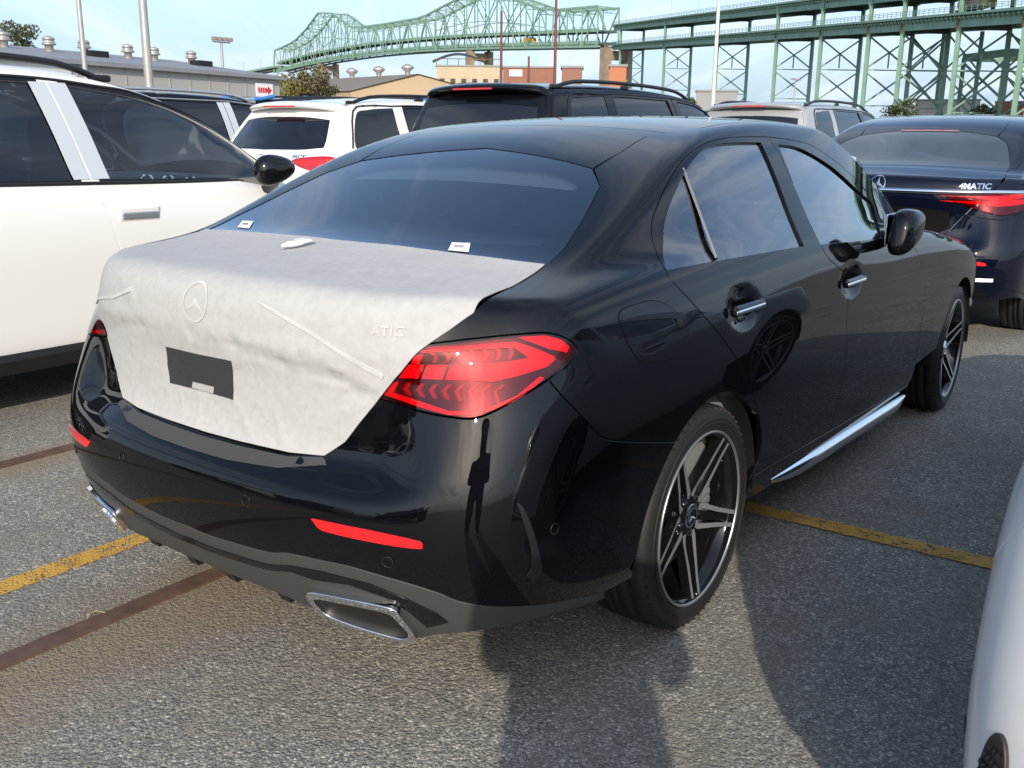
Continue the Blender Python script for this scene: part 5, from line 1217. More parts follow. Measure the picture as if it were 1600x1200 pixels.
def build_viaduct():
    v = thing('viaduct', 'green steel double-deck viaduct on tall cross-braced legs, across the right of the sky', 'viaduct', (VA[0], VA[1], 0))
    base = np.array([VA[0], VA[1], 0])
    def pt(s, off, z): p = VA + VD * s + VN * off; return np.array([p[0], p[1], z]) - base
    zs = {'lowb': lambda s: 21.1 + .0608 * s, 'lowr': lambda s: 24.3 + .0685 * s, 'upb': lambda s: 27.2 + .0695 * s, 'upr': lambda s: 28.9 + .081 * s}
    S0, S1, Wd = -60.0, 312.0, 11.0
    bents = [-42, -20, 2.5, 23.2, 44.9, 60.2, 85.7, 114.9, 165.3, 227.0, 298.6]
    for lo, hi, nm in (('lowb', 'lowr', 'lower'), ('upb', 'upr', 'upper')):
        gd = 2.1
        edges = [S0] + bents[1:] + [S1]
        for a, b in zip(edges[:-1], edges[1:]):
            for off in (0, Wd): member('girder', pt(a, off, zs[lo](a) + gd / 2), pt(b, off, zs[lo](b) + gd / 2), .5, GREEN, v, gd)
            member('road_deck', pt(a, Wd / 2, zs[lo](a) + gd + .42), pt(b, Wd / 2, zs[lo](b) + gd + .42), Wd + 2.6, GREEN, v, .5)
            member('deck_floor', pt(a, Wd / 2, zs[lo](a) + gd - .35), pt(b, Wd / 2, zs[lo](b) + gd - .35), Wd - .8, GREEND, v, .4)
        # sidewalk brackets, girder stiffeners and railing: small repeated pieces
        br = MB(); rl = MB(); st = MB(); s = S0
        while s < S1:
            z = zs[lo](s); br.bar(pt(s, -1.1, z + gd - .15), pt(s, 0, z + gd - .75), .28, .45)
            if int(s) % 2 == 0: st.bar(pt(s, -.28, z + .1), pt(s, -.28, z + gd - .1), .10, .10)
            s += 1.55 if s < 130 else 2.4
        br.build('deck_bracket', GREEN, v, recalc=False)['kind'] = 'stuff'; st.build('girder_stiffener', GREEN, v, recalc=False)['kind'] = 'stuff'
        for off in (-1.25, Wd + 1.25):
            for dz in (.5, .9, 1.25): rl.bar(pt(S0, off, zs[lo](S0) + gd + .6 + dz), pt(S1, off, zs[lo](S1) + gd + .6 + dz), .09)
            s = S0
            while s < S1: z = zs[lo](s) + gd + .6; rl.bar(pt(s, off, z), pt(s, off, z + 1.3), .10); s += 1.9 if s < 130 else 3.2
        rl.build('railing', GREEN, v, recalc=False)['kind'] = 'stuff'
    for s in bents:
        zl, zu = zs['lowb'](s), zs['upb'](s); n = 3 if zl < 27 else 3; hs = [0] + [zl * (1 - .36 * k) for k in (2, 1, 0)]
        hs = sorted(set([0.0, max(0, zl - 2 * 8.2), zl - 8.2, zl]))
        for off in (0, Wd):
            member('column', pt(s, off - .05, 0), pt(s, off - .05, zu + 2.0), .88, GREEN, v, .8)
            MB().box(pt(s, off, zu + 1.0), (1.9, 1.2, 2.4), ax=[(VD[0], VD[1], 0), (VN[0], VN[1], 0), (0, 0, 1)]).build('column_head', GREEN, v)
        for za, zb in ((zl + .2, 1), (zu + .2, 1)): member('cross_beam', pt(s, 0, za), pt(s, Wd, za), .9, GREEND, v, 1.1)
        for a, b in zip(hs[:-1], hs[1:]):
            if b - a < 3: continue
            member('brace', pt(s, 0, b - .5), pt(s, Wd, a + .3), .33, GREEN, v); member('brace', pt(s, Wd, b - .5), pt(s, 0, a + .3), .33, GREEN, v)
            if b == hs[-1]: member('brace_post', pt(s, Wd / 2, (a + b) / 2), pt(s, Wd / 2, a + .4), .30, GREEN, v)
            if a > 0: member('strut', pt(s, 0, a), pt(s, Wd, a), .26, GREEN, v)
        MB().box(pt(s, -.55, zl + .6), (.5, .3, 2.4), ax=[(VD[0], VD[1], 0), (VN[0], VN[1], 0), (0, 0, 1)]).build('bearing', RUSTM, v)
    # braces between neighbouring legs at the right, and the low ramp frame there
    for a, b in ((-20, 2.5), (2.5, 23.2), (44.9, 60.2)):
        za, zb = zs['lowb'](a), zs['lowb'](b)
        for off in (Wd,):
            member('brace', pt(a, off, za - 1), pt(b, off, zb - 8.5), .33, GREEN, v); member('brace', pt(b, off, zb - 1), pt(a, off, za - 8.5), .33, GREEN, v)
            member('brace', pt(a, off, za - 9), pt(b, off, zb - 17), .33, GREEN, v); member('brace', pt(b, off, zb - 9), pt(a, off, za - 17), .33, GREEN, v)
    for s in (-42, -20, 2.5, 23.2, 44.9, 60.2):
        z = zs['lowb'](s); member('outer_leg', pt(s, 19, 0), pt(s, 19, z + .4), .8, GREEN, v); hs = [0.0, max(0, z - 16.4), z - 8.2, z]
        for a, b in zip(hs[:-1], hs[1:]): member('brace', pt(s, Wd, b - .5), pt(s, 19, a + .3), .30, GREEN, v); member('brace', pt(s, 19, b - .5), pt(s, Wd, a + .3), .30, GREEN, v)
        member('strut', pt(s, Wd, z - 8.2), pt(s, 19, z - 8.2), .26, GREEN, v)
    for a, b in zip((-60, -20, 23.2), (-20, 23.2, 66)): member('slip_road', pt(a, 16, zs['lowb'](a) + 1.4), pt(b, 16, zs['lowb'](b) + 1.4), 8, GREEN, v, 1.6)
    for s, off in ((30, 16), (46, 16), (30, 26), (46, 26), (12, 26)): member('ramp_leg', pt(s, off, 0), pt(s, off, 18.4), .8, GREEN, v)
    for a, b in (((30, 16), (46, 16)), ((30, 16), (30, 26)), ((46, 16), (46, 26)), ((12, 26), (46, 26))): member('ramp_beam', pt(*a, 18.6), pt(*b, 18.6), .9, GREEN, v, 1.5)
    for a, b in (((30, 16), (46, 16)), ((30, 26), (46, 26))):
        member('ramp_brace', pt(*a, 17.5), pt(*b, 9), .4, GREEN, v); member('ramp_brace', pt(*b, 17.5), pt(*a, 9), .4, GREEN, v); member('ramp_brace', pt(*a, 9), pt(*b, .5), .4, GREEN, v); member('ramp_brace', pt(*b, 9), pt(*a, .5), .4, GREEN, v)
    for px in (974, 1011, 1044, 1086):
        r = sight(px, 20); t = ((VA + VN * Wd - E2) @ VN) / (r[:2] @ VN); P = EYE + r * t; s = (P[:2] - VA) @ VD
        MB().tube([pt(s, Wd + 1.3, zs['upr'](s) - 1), pt(s, Wd + 1.3, zs['upr'](s) + 11), pt(s, Wd - 1, zs['upr'](s) + 11.6)], .09, 6).build('deck_lamp', GREYP, v)
    return v
def build_bridge():
    b = thing('truss_bridge', 'long green cantilever truss bridge with two peaks, behind the parked cars', 'bridge', (TA[0], TA[1], 0)); base = np.array([TA[0], TA[1], 0])
    Wt = 13.0; Wd_ = 11.0
    def pt(s, off, z): p = TA + TD * s + TN * off; return np.array([p[0], p[1], z]) - base
    zb = spline([(-5, 41.6), (64, 45.2), (118, 48.0), (199, 51.2), (260, 52.6), (320, 52.8), (380, 51.9), (460, 48.8)])
    ztp = [(0, 60.6), (45, 62.6), (67, 69), (95, 76.5), (122, 79.0), (148, 76.0), (181, 71), (236, 71.6), (287, 73), (305, 78.5), (322, 86), (352, 89), (378, 79), (405, 71.8), (449, 67.6)]
    zt = lambda s: float(np.interp(s, [p[0] for p in ztp], [p[1] for p in ztp]))
    zm = lambda s: float(zb(s)) + 7.6
    n = 36; ss = np.linspace(0, 452, n + 1); far = MB(); cnt = 0
    for i in range(n):
        a, c = ss[i], ss[i + 1]
        for off in (0, Wt):
            M_ = (lambda nm, p, q, w: member(nm, p, q, w, GREEN, b)) if off == 0 else (lambda nm, p, q, w: far.bar(p, q, w))
            M_('lower_chord', pt(a, off, float(zb(a)) + .5), pt(c, off, float(zb(c)) + .5), 1.2)
            if 0 < i < n - 1 or True: M_('upper_chord', pt(a, off, zt(a)), pt(c, off, zt(c)), 1.05)
            M_('vertical', pt(a, off, float(zb(a))), pt(a, off, zt(a)), .50)
            tall = zt((a + c) / 2) - float(zb((a + c) / 2)) > 23
            if tall:
                mid = (float(zb(a)) + zt(a)) / 2; mid2 = (float(zb(c)) + zt(c)) / 2
                if i % 2: M_('diagonal', pt(a, off, float(zb(a))), pt(c, off, mid2), .48); M_('diagonal', pt(c, off, mid2), pt(a, off, zt(a)), .45)
                else: M_('diagonal', pt(c, off, float(zb(c))), pt(a, off, mid), .48); M_('diagonal', pt(a, off, mid), pt(c, off, zt(c)), .45)
                M_('sub_strut', pt(a, off, mid), pt(c, off, mid2), .4)
            elif i % 2: M_('diagonal', pt(a, off, float(zb(a))), pt(c, off, zt(c)), .56)
            else: M_('diagonal', pt(a, off, zt(a)), pt(c, off, float(zb(c))), .56)
        far.bar(pt(a, 0, zt(a)), pt(a, Wt, zt(a)), .5); far.bar(pt(a, 0, zt(a)), pt(c, Wt, zt(c)), .3); far.bar(pt(a, Wt, zt(a)), pt(c, 0, zt(c)), .3)
        far.bar(pt(a, 0, zt(a) - 2.6), pt(a, Wt, zt(a) - 2.6), .35); far.bar(pt(a, 0, zt(a)), pt(a, Wt / 2, zt(a) - 2.6), .3); far.bar(pt(a, Wt, zt(a)), pt(a, Wt / 2, zt(a) - 2.6), .3)
        for z in (lambda s: float(zb(s)) + 1.9, zm):
            member('road_deck', pt(a, Wt / 2, z(a)), pt(c, Wt / 2, z(c)), Wt - 1.6, GREEND, b, .9)
            for off in (.9, Wt - .9): member('deck_fascia', pt(a, off, z(a) + .4), pt(c, off, z(c) + .4), .25, GREEN, b, 1.5)
    far.build('rear_truss', GREEN, b, recalc=False)['kind'] = 'stuff'
    ep = [(0, 452)]
    member('end_post', pt(0, 0, zt(0)), pt(-6, 0, float(zb(-5)) + 8), .9, GREEN, b); member('end_post', pt(452, 0, zt(452)), pt(457, 0, float(zb(457))), .9, GREEN, b)
    rl = MB()
    for z in (lambda s: float(zb(s)) + 2.5, lambda s: zm(s) + .6):
        for a, c in zip(ss[:-1], ss[1:]):
            for dz in (.6, 1.2): rl.bar(pt(a, 1.0, z(a) + dz), pt(c, 1.0, z(c) + dz), .10)
            for k in range(4): t = a + (c - a) * k / 4; rl.bar(pt(t, 1.0, z(t)), pt(t, 1.0, z(t) + 1.2), .10)
    rl.build('railing', GREEN, b, recalc=False)['kind'] = 'stuff'
    # concrete portal piers
    for s in (-7, 122, 352):
        z = float(zb(max(s, 0))) - .6
        for off in (0, Wt): MB().box(pt(s, off, z / 2), (5.0, 3.4, z), ax=[(TD[0], TD[1], 0), (TN[0], TN[1], 0), (0, 0, 1)]).build('pier_leg', CONC, b)
        MB().box(pt(s, Wt / 2, z - 3.4), (3.8, Wt - 3.5, 4.2), ax=[(TD[0], TD[1], 0), (TN[0], TN[1], 0), (0, 0, 1)]).build('pier_cap', CONC, b)
        for off in (0, Wt): MB().box(pt(s, off, z + .5), (1.4, 1.4, 1.6)).build('bearing', RUSTM, b)
    # ramp falling away beyond the far end
    P = [(452, 0, 50.5), (500, -6, 48.5), (560, -28, 45.5), (620, -64, 42)]
    for p, q in zip(P[:-1], P[1:]):
        a = pt(p[0], p[1] + 4, p[2] + 4); c = pt(q[0], q[1] + 4, q[2] + 4); member('ramp_deck', a, c, 10, GREEN, b, 1.6); member('ramp_girder', a - [0, 0, 1.8], c - [0, 0, 1.8], 6, GREEND, b, 2.4)
        member('ramp_leg', c - [0, 0, 2], np.array([c[0], c[1], 0]), 1.2, GREEN, b)
        for k in range(2): t = a + (c - a) * (k + .5) / 2; member('deck_lamp', t, t + [0, 0, 10], .25, GREYP, b)
    # traffic on the lower roadway
    tk = thing('truck', 'yellow truck crossing the truss bridge', 'truck', tuple(pt(66, 4, float(zb(66)) + 2.4) + base), math.atan2(TD[1], TD[0])); YT = mat('truck_yellow', (.60, .30, .04), .5)
    MB().box((0, 0, 2.2), (7, 2.4, 2.6), bev=.2).build('truck_box', YT, tk); MB().box((-4.6, 0, 1.7), (2.0, 2.3, 2.6), bev=.2).build('cab', YT, tk)
    for x in (-4.4, 1.5, 2.8):
        for y in (-1.1, 1.1): MB().lathe([(.01, -.15), (.5, -.15), (.5, .15), (.01, .15)], 12, org=(x, y, .5), ax='y').build('wheel', RUBBER, tk)
    return b
build_viaduct(); build_bridge()
def viaduct_truck():
    s, z = 24.5, 21.1 + .0608 * 24.5 + 2.75; p = VA + VD * s + VN * 3
    t = thing('tank_truck', 'beige truck with two round tanks on the lower viaduct deck', 'truck', (p[0], p[1], z), math.atan2(VD[1], VD[0])); TK = mat('tank_beige', (.50, .42, .32), .5)
    for x in (-2.0, 2.0): MB().lathe([(.01, -1.8), (.9, -1.75), (1.2, -1.5), (1.2, 1.5), (.9, 1.75), (.01, 1.8)], 20, org=(x, 0, 2.0), ax='x').build('tank', TK, t)
    MB().box((0, 0, .75), (8.5, 2.2, .3)).build('chassis', TRIMK, t); MB().box((-5.4, 0, 1.9), (2.0, 2.3, 2.5), bev=.2).build('cab', mat('cab_yellow', (.5, .4, .15), .5), t)
    for x in (-5.2, 1.8, 3.1):
        for y in (-1.1, 1.1): MB().lathe([(.01, -.15), (.5, -.15), (.5, .15), (.01, .15)], 12, org=(x, y, .5), ax='y').build('wheel', RUBBER, t)
viaduct_truck()

# ---- long grey warehouse at the left
WALLG = mat('warehouse_wall', (.40, .39, .37), .7); ROOFG = mat('warehouse_roof', (.23, .24, .26), .7, noise=(.6, (.30, .31, .32), .5)); VENTM = mat('vent_galvanised', (.50, .47, .43), .45, metal=.6)
def warehouse():
    w = thing('warehouse', 'long grey metal warehouse with roof ventilators, behind the white SUV', 'building', (34, 69, 0)); u = np.array([63.2 - 34, 74.1 - 69]); L_ = np.linalg.norm(u); u /= L_; nn = np.array([-u[1], u[0]])
    f = lambda s, o, z: (u[0] * s + nn[0] * o, u[1] * s + nn[1] * o, z)
    AXW = [(u[0], u[1], 0), (nn[0], nn[1], 0), (0, 0, 1)]; s0 = -44.0
    MB().box(f((s0 + L_) / 2, 14, 3.2), (L_ - s0, 28, 6.4), ax=AXW).build('wall', WALLG, w)
    ro = MB(); ro.add([f(s0, -.5, 6.35), f(L_ + .3, -.5, 6.35), f(L_ + .3, 14, 8.2), f(s0, 14, 8.2), f(s0, 28.5, 6.35), f(L_ + .3, 28.5, 6.35)], [(0, 1, 2, 3), (3, 2, 5, 4)]); ro.add([f(s0, -.5, 6.35), f(L_ + .3, -.5, 6.35), f(L_ + .3, -.5, 6.02), f(s0, -.5, 6.02)], [(0, 1, 2, 3)])
    rf = ro.build('roof', ROOFG, w)
    sm = MB(); s = s0
    while s < L_: sm.box(f(s, -.03, 3.2), (.10, .06, 6.2), ax=AXW); s += 2.3
    sm.build('wall_rib', mat('warehouse_rib', (.36, .35, .335), .7), w)['kind'] = 'stuff'
    MB().box(f(-12, -.06, 5.7), (36, .10, .8), ax=AXW).build('wall_band', mat('band_white', (.66, .65, .62), .6), w)
    for px, py in ((7, 72), (78, 78), (133, 83), (201, 88), (242, 93), (300, 97)):
        r = sight(px, py + 8); o = 9.0; A0 = np.array([34, 69]) + nn * o; t = ((A0 - E2) @ nn) / (r[:2] @ nn); P = EYE[:2] + r[:2] * t; s = (P - np.array([34, 69])) @ u
        zc = 6.35 + o / 14 * 1.85; c = f(s, o, zc)
        MB().lathe([(.34, -.1), (.34, .50), (.52, .52), (.60, .66), (.50, .56), (.44, .95), (.54, .98), (.40, 1.16), (.10, 1.25), (.01, 1.25)], 16, org=c).build('roof_ventilator', VENTM, w)
    for px, py in ((150, 94), (315, 106)):
        r = sight(px, py); A0 = np.array([34, 69]) + nn * 7; t = ((A0 - E2) @ nn) / (r[:2] @ nn); P = EYE[:2] + r[:2] * t; s = (P - np.array([34, 69])) @ u
        MB().box(f(s, 7, 7.5), (1.8, 1.2, .5), ax=AXW).build('roof_unit', TRIMK, w)
    sg = MB().box(f(L_ - 2.2, -.12, 5.0), (2.3, .12, 1.2), ax=AXW).build('wall_sign', WHITEL, w); R_ = mat('sign_red', (.60, .03, .04), .5)
    for k in range(4): MB().box(f(L_ - 3.05 + .32 * k, -.20, 5.0), (.20, .04, .45), ax=AXW).build('sign_mark', R_, sg)
    MB().add([f(L_ - 1.8, -.2, 5.4), f(L_ - 1.25, -.2, 5.0), f(L_ - 1.8, -.2, 4.6), f(L_ - 1.8, -.2, 4.85), f(L_ - 2.0, -.2, 4.85), f(L_ - 2.0, -.2, 5.15), f(L_ - 1.8, -.2, 5.15)], [(0, 1, 2, 3, 4, 5, 6)]).build('sign_arrow', R_, sg)
warehouse()
# ---- distant buildings
TAN = mat('tan_wall', (.44, .34, .22), .8, noise=(.4, (.36, .27, .17), .5)); BRICK = mat('brick_red', (.30, .13, .085), .85, noise=(.8, (.22, .10, .07), .6)); CREAM = mat('cream_wall', (.52, .43, .30), .85, noise=(.3, (.40, .31, .20), .6)); GREYW = mat('grey_wall', (.28, .28, .28), .8); ROOFB = mat('brown_roof', (.20, .175, .15), .8)
def yaw_axes(a): return [(math.cos(a), math.sin(a), 0), (-math.sin(a), math.cos(a), 0), (0, 0, 1)]
def gable():
    D = 150; a = at_range(650, 116, D); l = at_range(545, 137, D); r = at_range(688, 124, D)
    g = thing('gabled_shed', 'tan gabled shed with a row of roof ventilators, below the truss bridge', 'building', (a[0], a[1], 0))
    az = math.atan2(sight(650, 116)[1], sight(650, 116)[0]); q = az + rad(90); fx = np.array([math.cos(q), math.sin(q)]); bk = np.array([math.cos(az + rad(38)), math.sin(az + rad(38))])
    zt = a[2]; half = 9.5; ze = zt - 2.3
    f = lambda s, o, z: (fx[0] * s + bk[0] * o, fx[1] * s + bk[1] * o, z)
    Lg = 42
    MB().add([f(-half, 0, 0), f(half, 0, 0), f(half, 0, ze), f(0, 0, zt), f(-half, 0, ze), f(half, Lg, 0), f(half, Lg, ze), f(-half, Lg, 0), f(-half, Lg, ze), f(0, Lg, zt)], [(0, 1, 2, 3, 4), (1, 5, 6, 2), (7, 0, 4, 8), (5, 7, 8, 9, 6)]).build('wall', TAN, g)
    rf = MB(); rf.add([f(-half - .5, -.6, ze - .15), f(0, -.6, zt + .05), f(0, Lg, zt + .05), f(-half - .5, Lg, ze - .15), f(half + .5, -.6, ze - .15), f(half + .5, Lg, ze - .15)], [(0, 1, 2, 3), (1, 4, 5, 2)]); rf.build('roof', ROOFB, g)
    for k in range(6): MB().lathe([(.4, 0), (.4, .5), (.95, .9), (.9, 1.2), (.3, 1.5), (.01, 1.5)], 12, org=f(0, 2 + 7.2 * k, zt)).build('roof_ventilator', VENTM, g)
gable()
def block(name, label, cat, px0, px1, pyt, D, depth, m, roof=None, extra=None):
    a = at_range(px0, pyt, D); b = at_range(px1, pyt, D); c = (a + b) / 2; w = np.linalg.norm((b - a)[:2]); az = math.atan2((b - a)[1], (b - a)[0]); H = c[2]
    t = thing(name, label, cat, (c[0], c[1], 0), az)
    MB().box((0, depth / 2, H / 2), (w, depth, H)).build('wall', m, t)
    MB().box((0, depth / 2, H + .15), (w + .4, depth + .4, .3)).build('roof', roof or GREYW, t)
    if extra: extra(t, w, H, depth)
    return t
def wins(n, rows, z0, dz, ww, wh, m=GLASSB):
    def f(t, w, H, d):
        for r in range(rows):
            for k in range(n): 
                q = MB().box((-w / 2 + w * (k + .5) / n, -.05, z0 + dz * r), (ww, .12, wh)).build('window', m, t)
    return f
def silo(t, w, H, d):
    for k in range(7): MB().box((-w / 2 + w * k / 6, .2, H + .8), (.15, .15, 1.4)).build('railing_post', RUSTM, t)
    MB().bar((-w / 2, .2, H + 1.5), (w / 2, .2, H + 1.5), .15).build('railing_bar', RUSTM, t)
    mb = MB(); n = 12
    V = [(-w / 2 - 1 + 11 * k / n, 2, H + 1.2 + 1.6 * math.sin(PI * k / n)) for k in range(n + 1)] + [(-w / 2 - 1 + 11 * k / n, 9, H + 1.2 + 1.6 * math.sin(PI * k / n)) for k in range(n + 1)]
    mb.add(V, [(k, k + 1, n + 2 + k, n + 1 + k) for k in range(n)]).build('conveyor_hood', VENTM, t)
    wins(6, 1, H - 3, 3, 1.0, 1.2, TRIMK)(t, w, H, d)
block('concrete_plant', 'cream concrete plant with a railed roof, left of the red masts', 'building', 682, 784, 104, 210, 18, CREAM, extra=silo)
block('brick_building', 'red brick building with a white roof sign, between the two tall red masts', 'building', 786, 866, 106, 180, 16, BRICK, extra=lambda t, w, H, d: (MB().box((-w / 4, -.1, H - .9), (w / 4, .15, 1.1)).build('sign_board', WHITEL, t), wins(5, 1, H - 3.2, 3, .9, 1.3)(t, w, H, d)))
block('shipping_container', 'brown shipping container stacked behind the roof rail of the black SUV', 'container', 878, 910, 106, 150, 6, mat('container_brown', (.24, .10, .07), .6))
block('shipping_container', 'orange shipping container to the right of the pier', 'container', 953, 979, 104, 150, 6, mat('container_orange', (.42, .14, .06), .6))
block('office_building', 'low grey office building behind the black SUV\'s windscreen', 'building', 1088, 1152, 143, 170, 14, GREYW, extra=wins(6, 1, 4.6, 3, 1.2, 1.1))
block('white_depot', 'long white depot seen through the viaduct legs above the navy saloon', 'building', 1432, 1532, 157, 260, 16, mat('depot_white', (.62, .56, .52), .8), extra=wins(7, 1, 5, 3, 1.4, 1.1))
block('red_building', 'small red building at the right end under the viaduct', 'building', 1556, 1602, 160, 230, 14, BRICK, extra=wins(4, 1, 4.4, 3, 1.1, 1.2))
# ---- masts and lamp posts
POLE = mat('pole_grey', (.46, .46, .45), .5, metal=.4, noise=(1.2, (.30, .27, .24), .6)); REDM = mat('mast_red', (.16, .045, .04), .6)
def mast(name, label, pxb, pyb, pxt, pyt, D, r, m, cat='lamp post', head=None, rt=None):
    a = at_range(pxb, pyb, D); z = EYE[2] + (at_range(pxt, pyt, D)[2] - EYE[2]); t = thing(name, label, cat, (a[0], a[1], 0))
    top = max(z, 2); MB().tube([(0, 0, 0), (0, 0, top * .5), (0, 0, top)], [r, r * .85, rt or r * .65], 12).build('pole', m, t)
    MB().box((0, 0, .3), (r * 4, r * 4, .6), bev=.05).build('base', CONC, t)
    if head: head(t, top)
    return t
def heads4(t, z):
    MB().bar((-1.3, 0, z), (1.3, 0, z), .15).build('crossbar', POLE, t)
    for x in (-1.2, -.4, .4, 1.2): MB().box((x, -.25, z + .35), (.5, .5, .45), bev=.05).build('floodlight', mat('flood_grey', (.30, .25, .22), .5), t)
def hood(t, z): MB().bar((0, 0, z), (1.6, 0, z + .4), .12).build('lamp_arm', POLE, t); MB().box((2.0, 0, z + .4), (.8, .35, .18), bev=.04).build('lamp_head', POLE, t)
mast('light_pole', 'thin grey pole at far left behind the white SUV', 132, 100, 120, -150, 40, .105, POLE, head=hood)
mast('light_pole', 'thick grey pole with a rust patch rising behind the white SUV', 233, 130, 221, -200, 34, .15, POLE, head=hood)
mast('flood_mast', 'floodlight mast with four lamps beside the end of the warehouse', 348, 106, 346, 66, 130, .22, POLE, head=heads4, rt=.16)
mast('light_pole', 'tall white pole in front of the viaduct legs', 1114, 158, 1134, -120, 60, .125, mat('pole_white', (.62, .62, .60), .5), head=hood)
mast('red_mast', 'dark red mast below the higher peak of the bridge', 783, 116, 784, 17, 120, .20, REDM, 'mast'); mast('red_mast', 'tallest dark red mast, left of the pier', 867, 112, 869, -60, 120, .20, REDM, 'mast'); mast('red_mast', 'short dark red mast between the two tall ones', 826, 113, 826, 88, 120, .18, REDM, 'mast')
mast('lamp_post', 'thin twin-headed lamp post seen between the viaduct legs', 1241, 152, 1241, 124, 140, .12, POLE, head=lambda t, z: [MB().box((s * .9, 0, z), (1.2, .3, .2)).build('lamp_head', POLE, t) for s in (-1, 1)])
# ---- trees
def leaf_mat(name, a, b):
    m = mat(name, a, .7, noise=(1.3, b, 1.0)); return m
BARK = mat('bark', (.10, .075, .055), .9)
def tree(label, px, D, ztop, rad_, m, seed, squash=.8):
    r = random.Random(seed); b = at_range(px, 130, D); t = thing('tree', label, 'tree', (b[0], b[1], 0))
    tr = MB().tube([(0, 0, 0), (.1, 0, ztop * .35), (.05, .1, ztop * .6)], [.28, .2, .1], 8); cl = []
    for k in range(13):
        a = r.uniform(0, 2 * PI); q = r.uniform(.2, .85) * rad_; z = r.uniform(.42, .92) * ztop; c = (q * math.cos(a), q * math.sin(a), z); cl.append((c, r.uniform(.28, .48) * rad_)); tr.tube([(.05, .05, ztop * .4), tuple(np.array(c) * .8 + [0, 0, ztop * .04])], [.10, .03], 5)
    tr.build('trunk', BARK, t); lf = MB()
    for c, R_ in cl:
        for _ in range(150):
            v = np.array([r.gauss(0, 1) for _ in range(3)]); v /= np.linalg.norm(v); p = np.array(c) + v * R_ * r.uniform(.55, 1.05) * [1, 1, squash]; s = r.uniform(.10, .24) * max(1, rad_ / 3); a = np.array([r.gauss(0, 1) for _ in range(3)]); a /= np.linalg.norm(a); n_ = np.cross(a, v); n_ /= np.linalg.norm(n_) + 1e-9
            lf.add([p - a * s, p + n_ * s * .6, p + a * s, p - n_ * s * .6], [(0, 1, 2, 3)])
    lf.build('crown', m, t, recalc=False)
tree('yellow-green tree at the end of the warehouse', 452, 140, 8.6, 2.6, leaf_mat('leaf_yellow', (.13, .14, .03), (.20, .17, .04)), 3)
tree('rust-brown autumn tree left of the pier', 478, 140, 10.2, 3.4, leaf_mat('leaf_brown', (.13, .09, .035), (.08, .08, .03)), 4)
tree('low dark tree right beside the pier leg', 502, 145, 8.0, 3.0, leaf_mat('leaf_dark', (.09, .075, .03), (.06, .06, .025)), 5)
tree('dark treetop over the warehouse roof', 32, 120, 13.3, 3.0, leaf_mat('leaf_green', (.05, .07, .03), (.08, .09, .03)), 6)
tree('small bush at the right of the black SUV\'s nose', 1080, 120, 5.6, 2.0, leaf_mat('leaf_green', (.05, .07, .03), (.08, .09, .03)), 8)
tree('low bushy tree beneath the viaduct, left of the white depot', 1415, 230, 9.0, 4.5, leaf_mat('leaf_green', (.05, .07, .03), (.08, .09, .03)), 7)
tree('low bushy tree beneath the viaduct, right of the white depot', 1538, 230, 8.2, 4.0, leaf_mat('leaf_green', (.05, .07, .03), (.08, .09, .03)), 9)
# ------------------------------------------------------------------ everything in its place
def recolour(o, mp):
    for sl in getattr(o, 'material_slots', ()):
        m = sl.material
        if m is not None and m.name in mp: sl.link = 'OBJECT'; sl.material = mp[m.name]
    for c in o.children: recolour(c, mp)
def drop(o):
    for c in list(o.children): drop(c)
    bpy.data.objects.remove(o)
def prune(root, names):
    for c in list(root.children):
        if c.name.split('.')[0] in names: drop(c)
def retag(o, label, loc, group=None, rz=0.0):
    o['label'] = label; o.location = (loc[0], loc[1], 0); o.rotation_euler = (0, 0, rz)
    if group: o['group'] = group
    return o
PARK = 'cars parked in rows on the asphalt'
saloon = build_sedan(); saloon['group'] = PARK
build_cover()

# ---- navy limousine ahead
nv = copy_tree(saloon); retag(nv, 'dark navy saloon with a bright strip across its boot, beyond the black saloon', (5.50, .05), PARK); nv.scale = (1.09, 1.06, 1.08)
prune(nv, {'tail_lamp', 'body_side', 'boot_lid', 'bumper_vent_shade', 'fuel_flap', 'fuel_flap_gap', 'skirt_blade', 'sticker', 'seat', 'seat_film', 'headliner', 'wheel_emblem', 'rear_bench', 'steering_wheel', 'air_vent'})
recolour(nv, {'black_paint': NAVYP, 'window_glass': glass_mat('limousine_glass', (.12, .14, .16), opaque=.3, ior=1.7), 'side_glass': glass_mat('limousine_glass', (.12, .14, .16)), 'grey_plastic': NAVYP})
panel(FS, 'body_side', OUT['quarter2'], NAVYP, nv, h=.025, both=True)
lidc = S_ = FS.seen([(850, 415), (800, 447), (738, 488), (700, 515), (660, 542), (625, 580), (592, 620), (560, 660), (538, 690), (505, 711)])
lid2 = panel(FS, 'boot_lid', both_sides(cat_([[.585, 0, 1.08], [.60, -.3, 1.07]], lidc, FS.on_rear([(-.28, .648), (0, .644)]))), NAVYP, nv, dom='long', h=.02, gap=.003)
Ln = curve(FS.on_rear([(-.36, .925), (-.55, .925), (-.72, .925), (-.845, .915), (-.868, .885), (-.83, .845), (-.74, .815), (-.66, .825), (-.52, .87)]), True, 5, corners=(0,))
lm = panel(FS, 'tail_lamp', Ln, LENS, nv, h=.02, gap=0, off=.012, flange=.012, both=True); hs = panel(FS, 'lamp_housing', Ln, LAMPH, None, h=.03, gap=.003, off=.003, flange=0, both=True)
cN = Ln.mean(0)
bb = panel(FS, 'light_bar', cN + (Ln - cN) * [1, .92, .22] + [0, .01, .004], REFLR, None, h=.02, gap=0, off=.007, flange=.003, both=True)
b2_ = panel(FS, 'light_bar', cN + (Ln - cN) * [1, .90, .12] + [0, .02, .036], REFLR, None, h=.02, gap=0, off=.006, flange=.002, both=True)
for i in (0, 1): hs[i].parent = lm[i]; bb[i].parent = lm[i]; b2_[i].parent = lm[i]
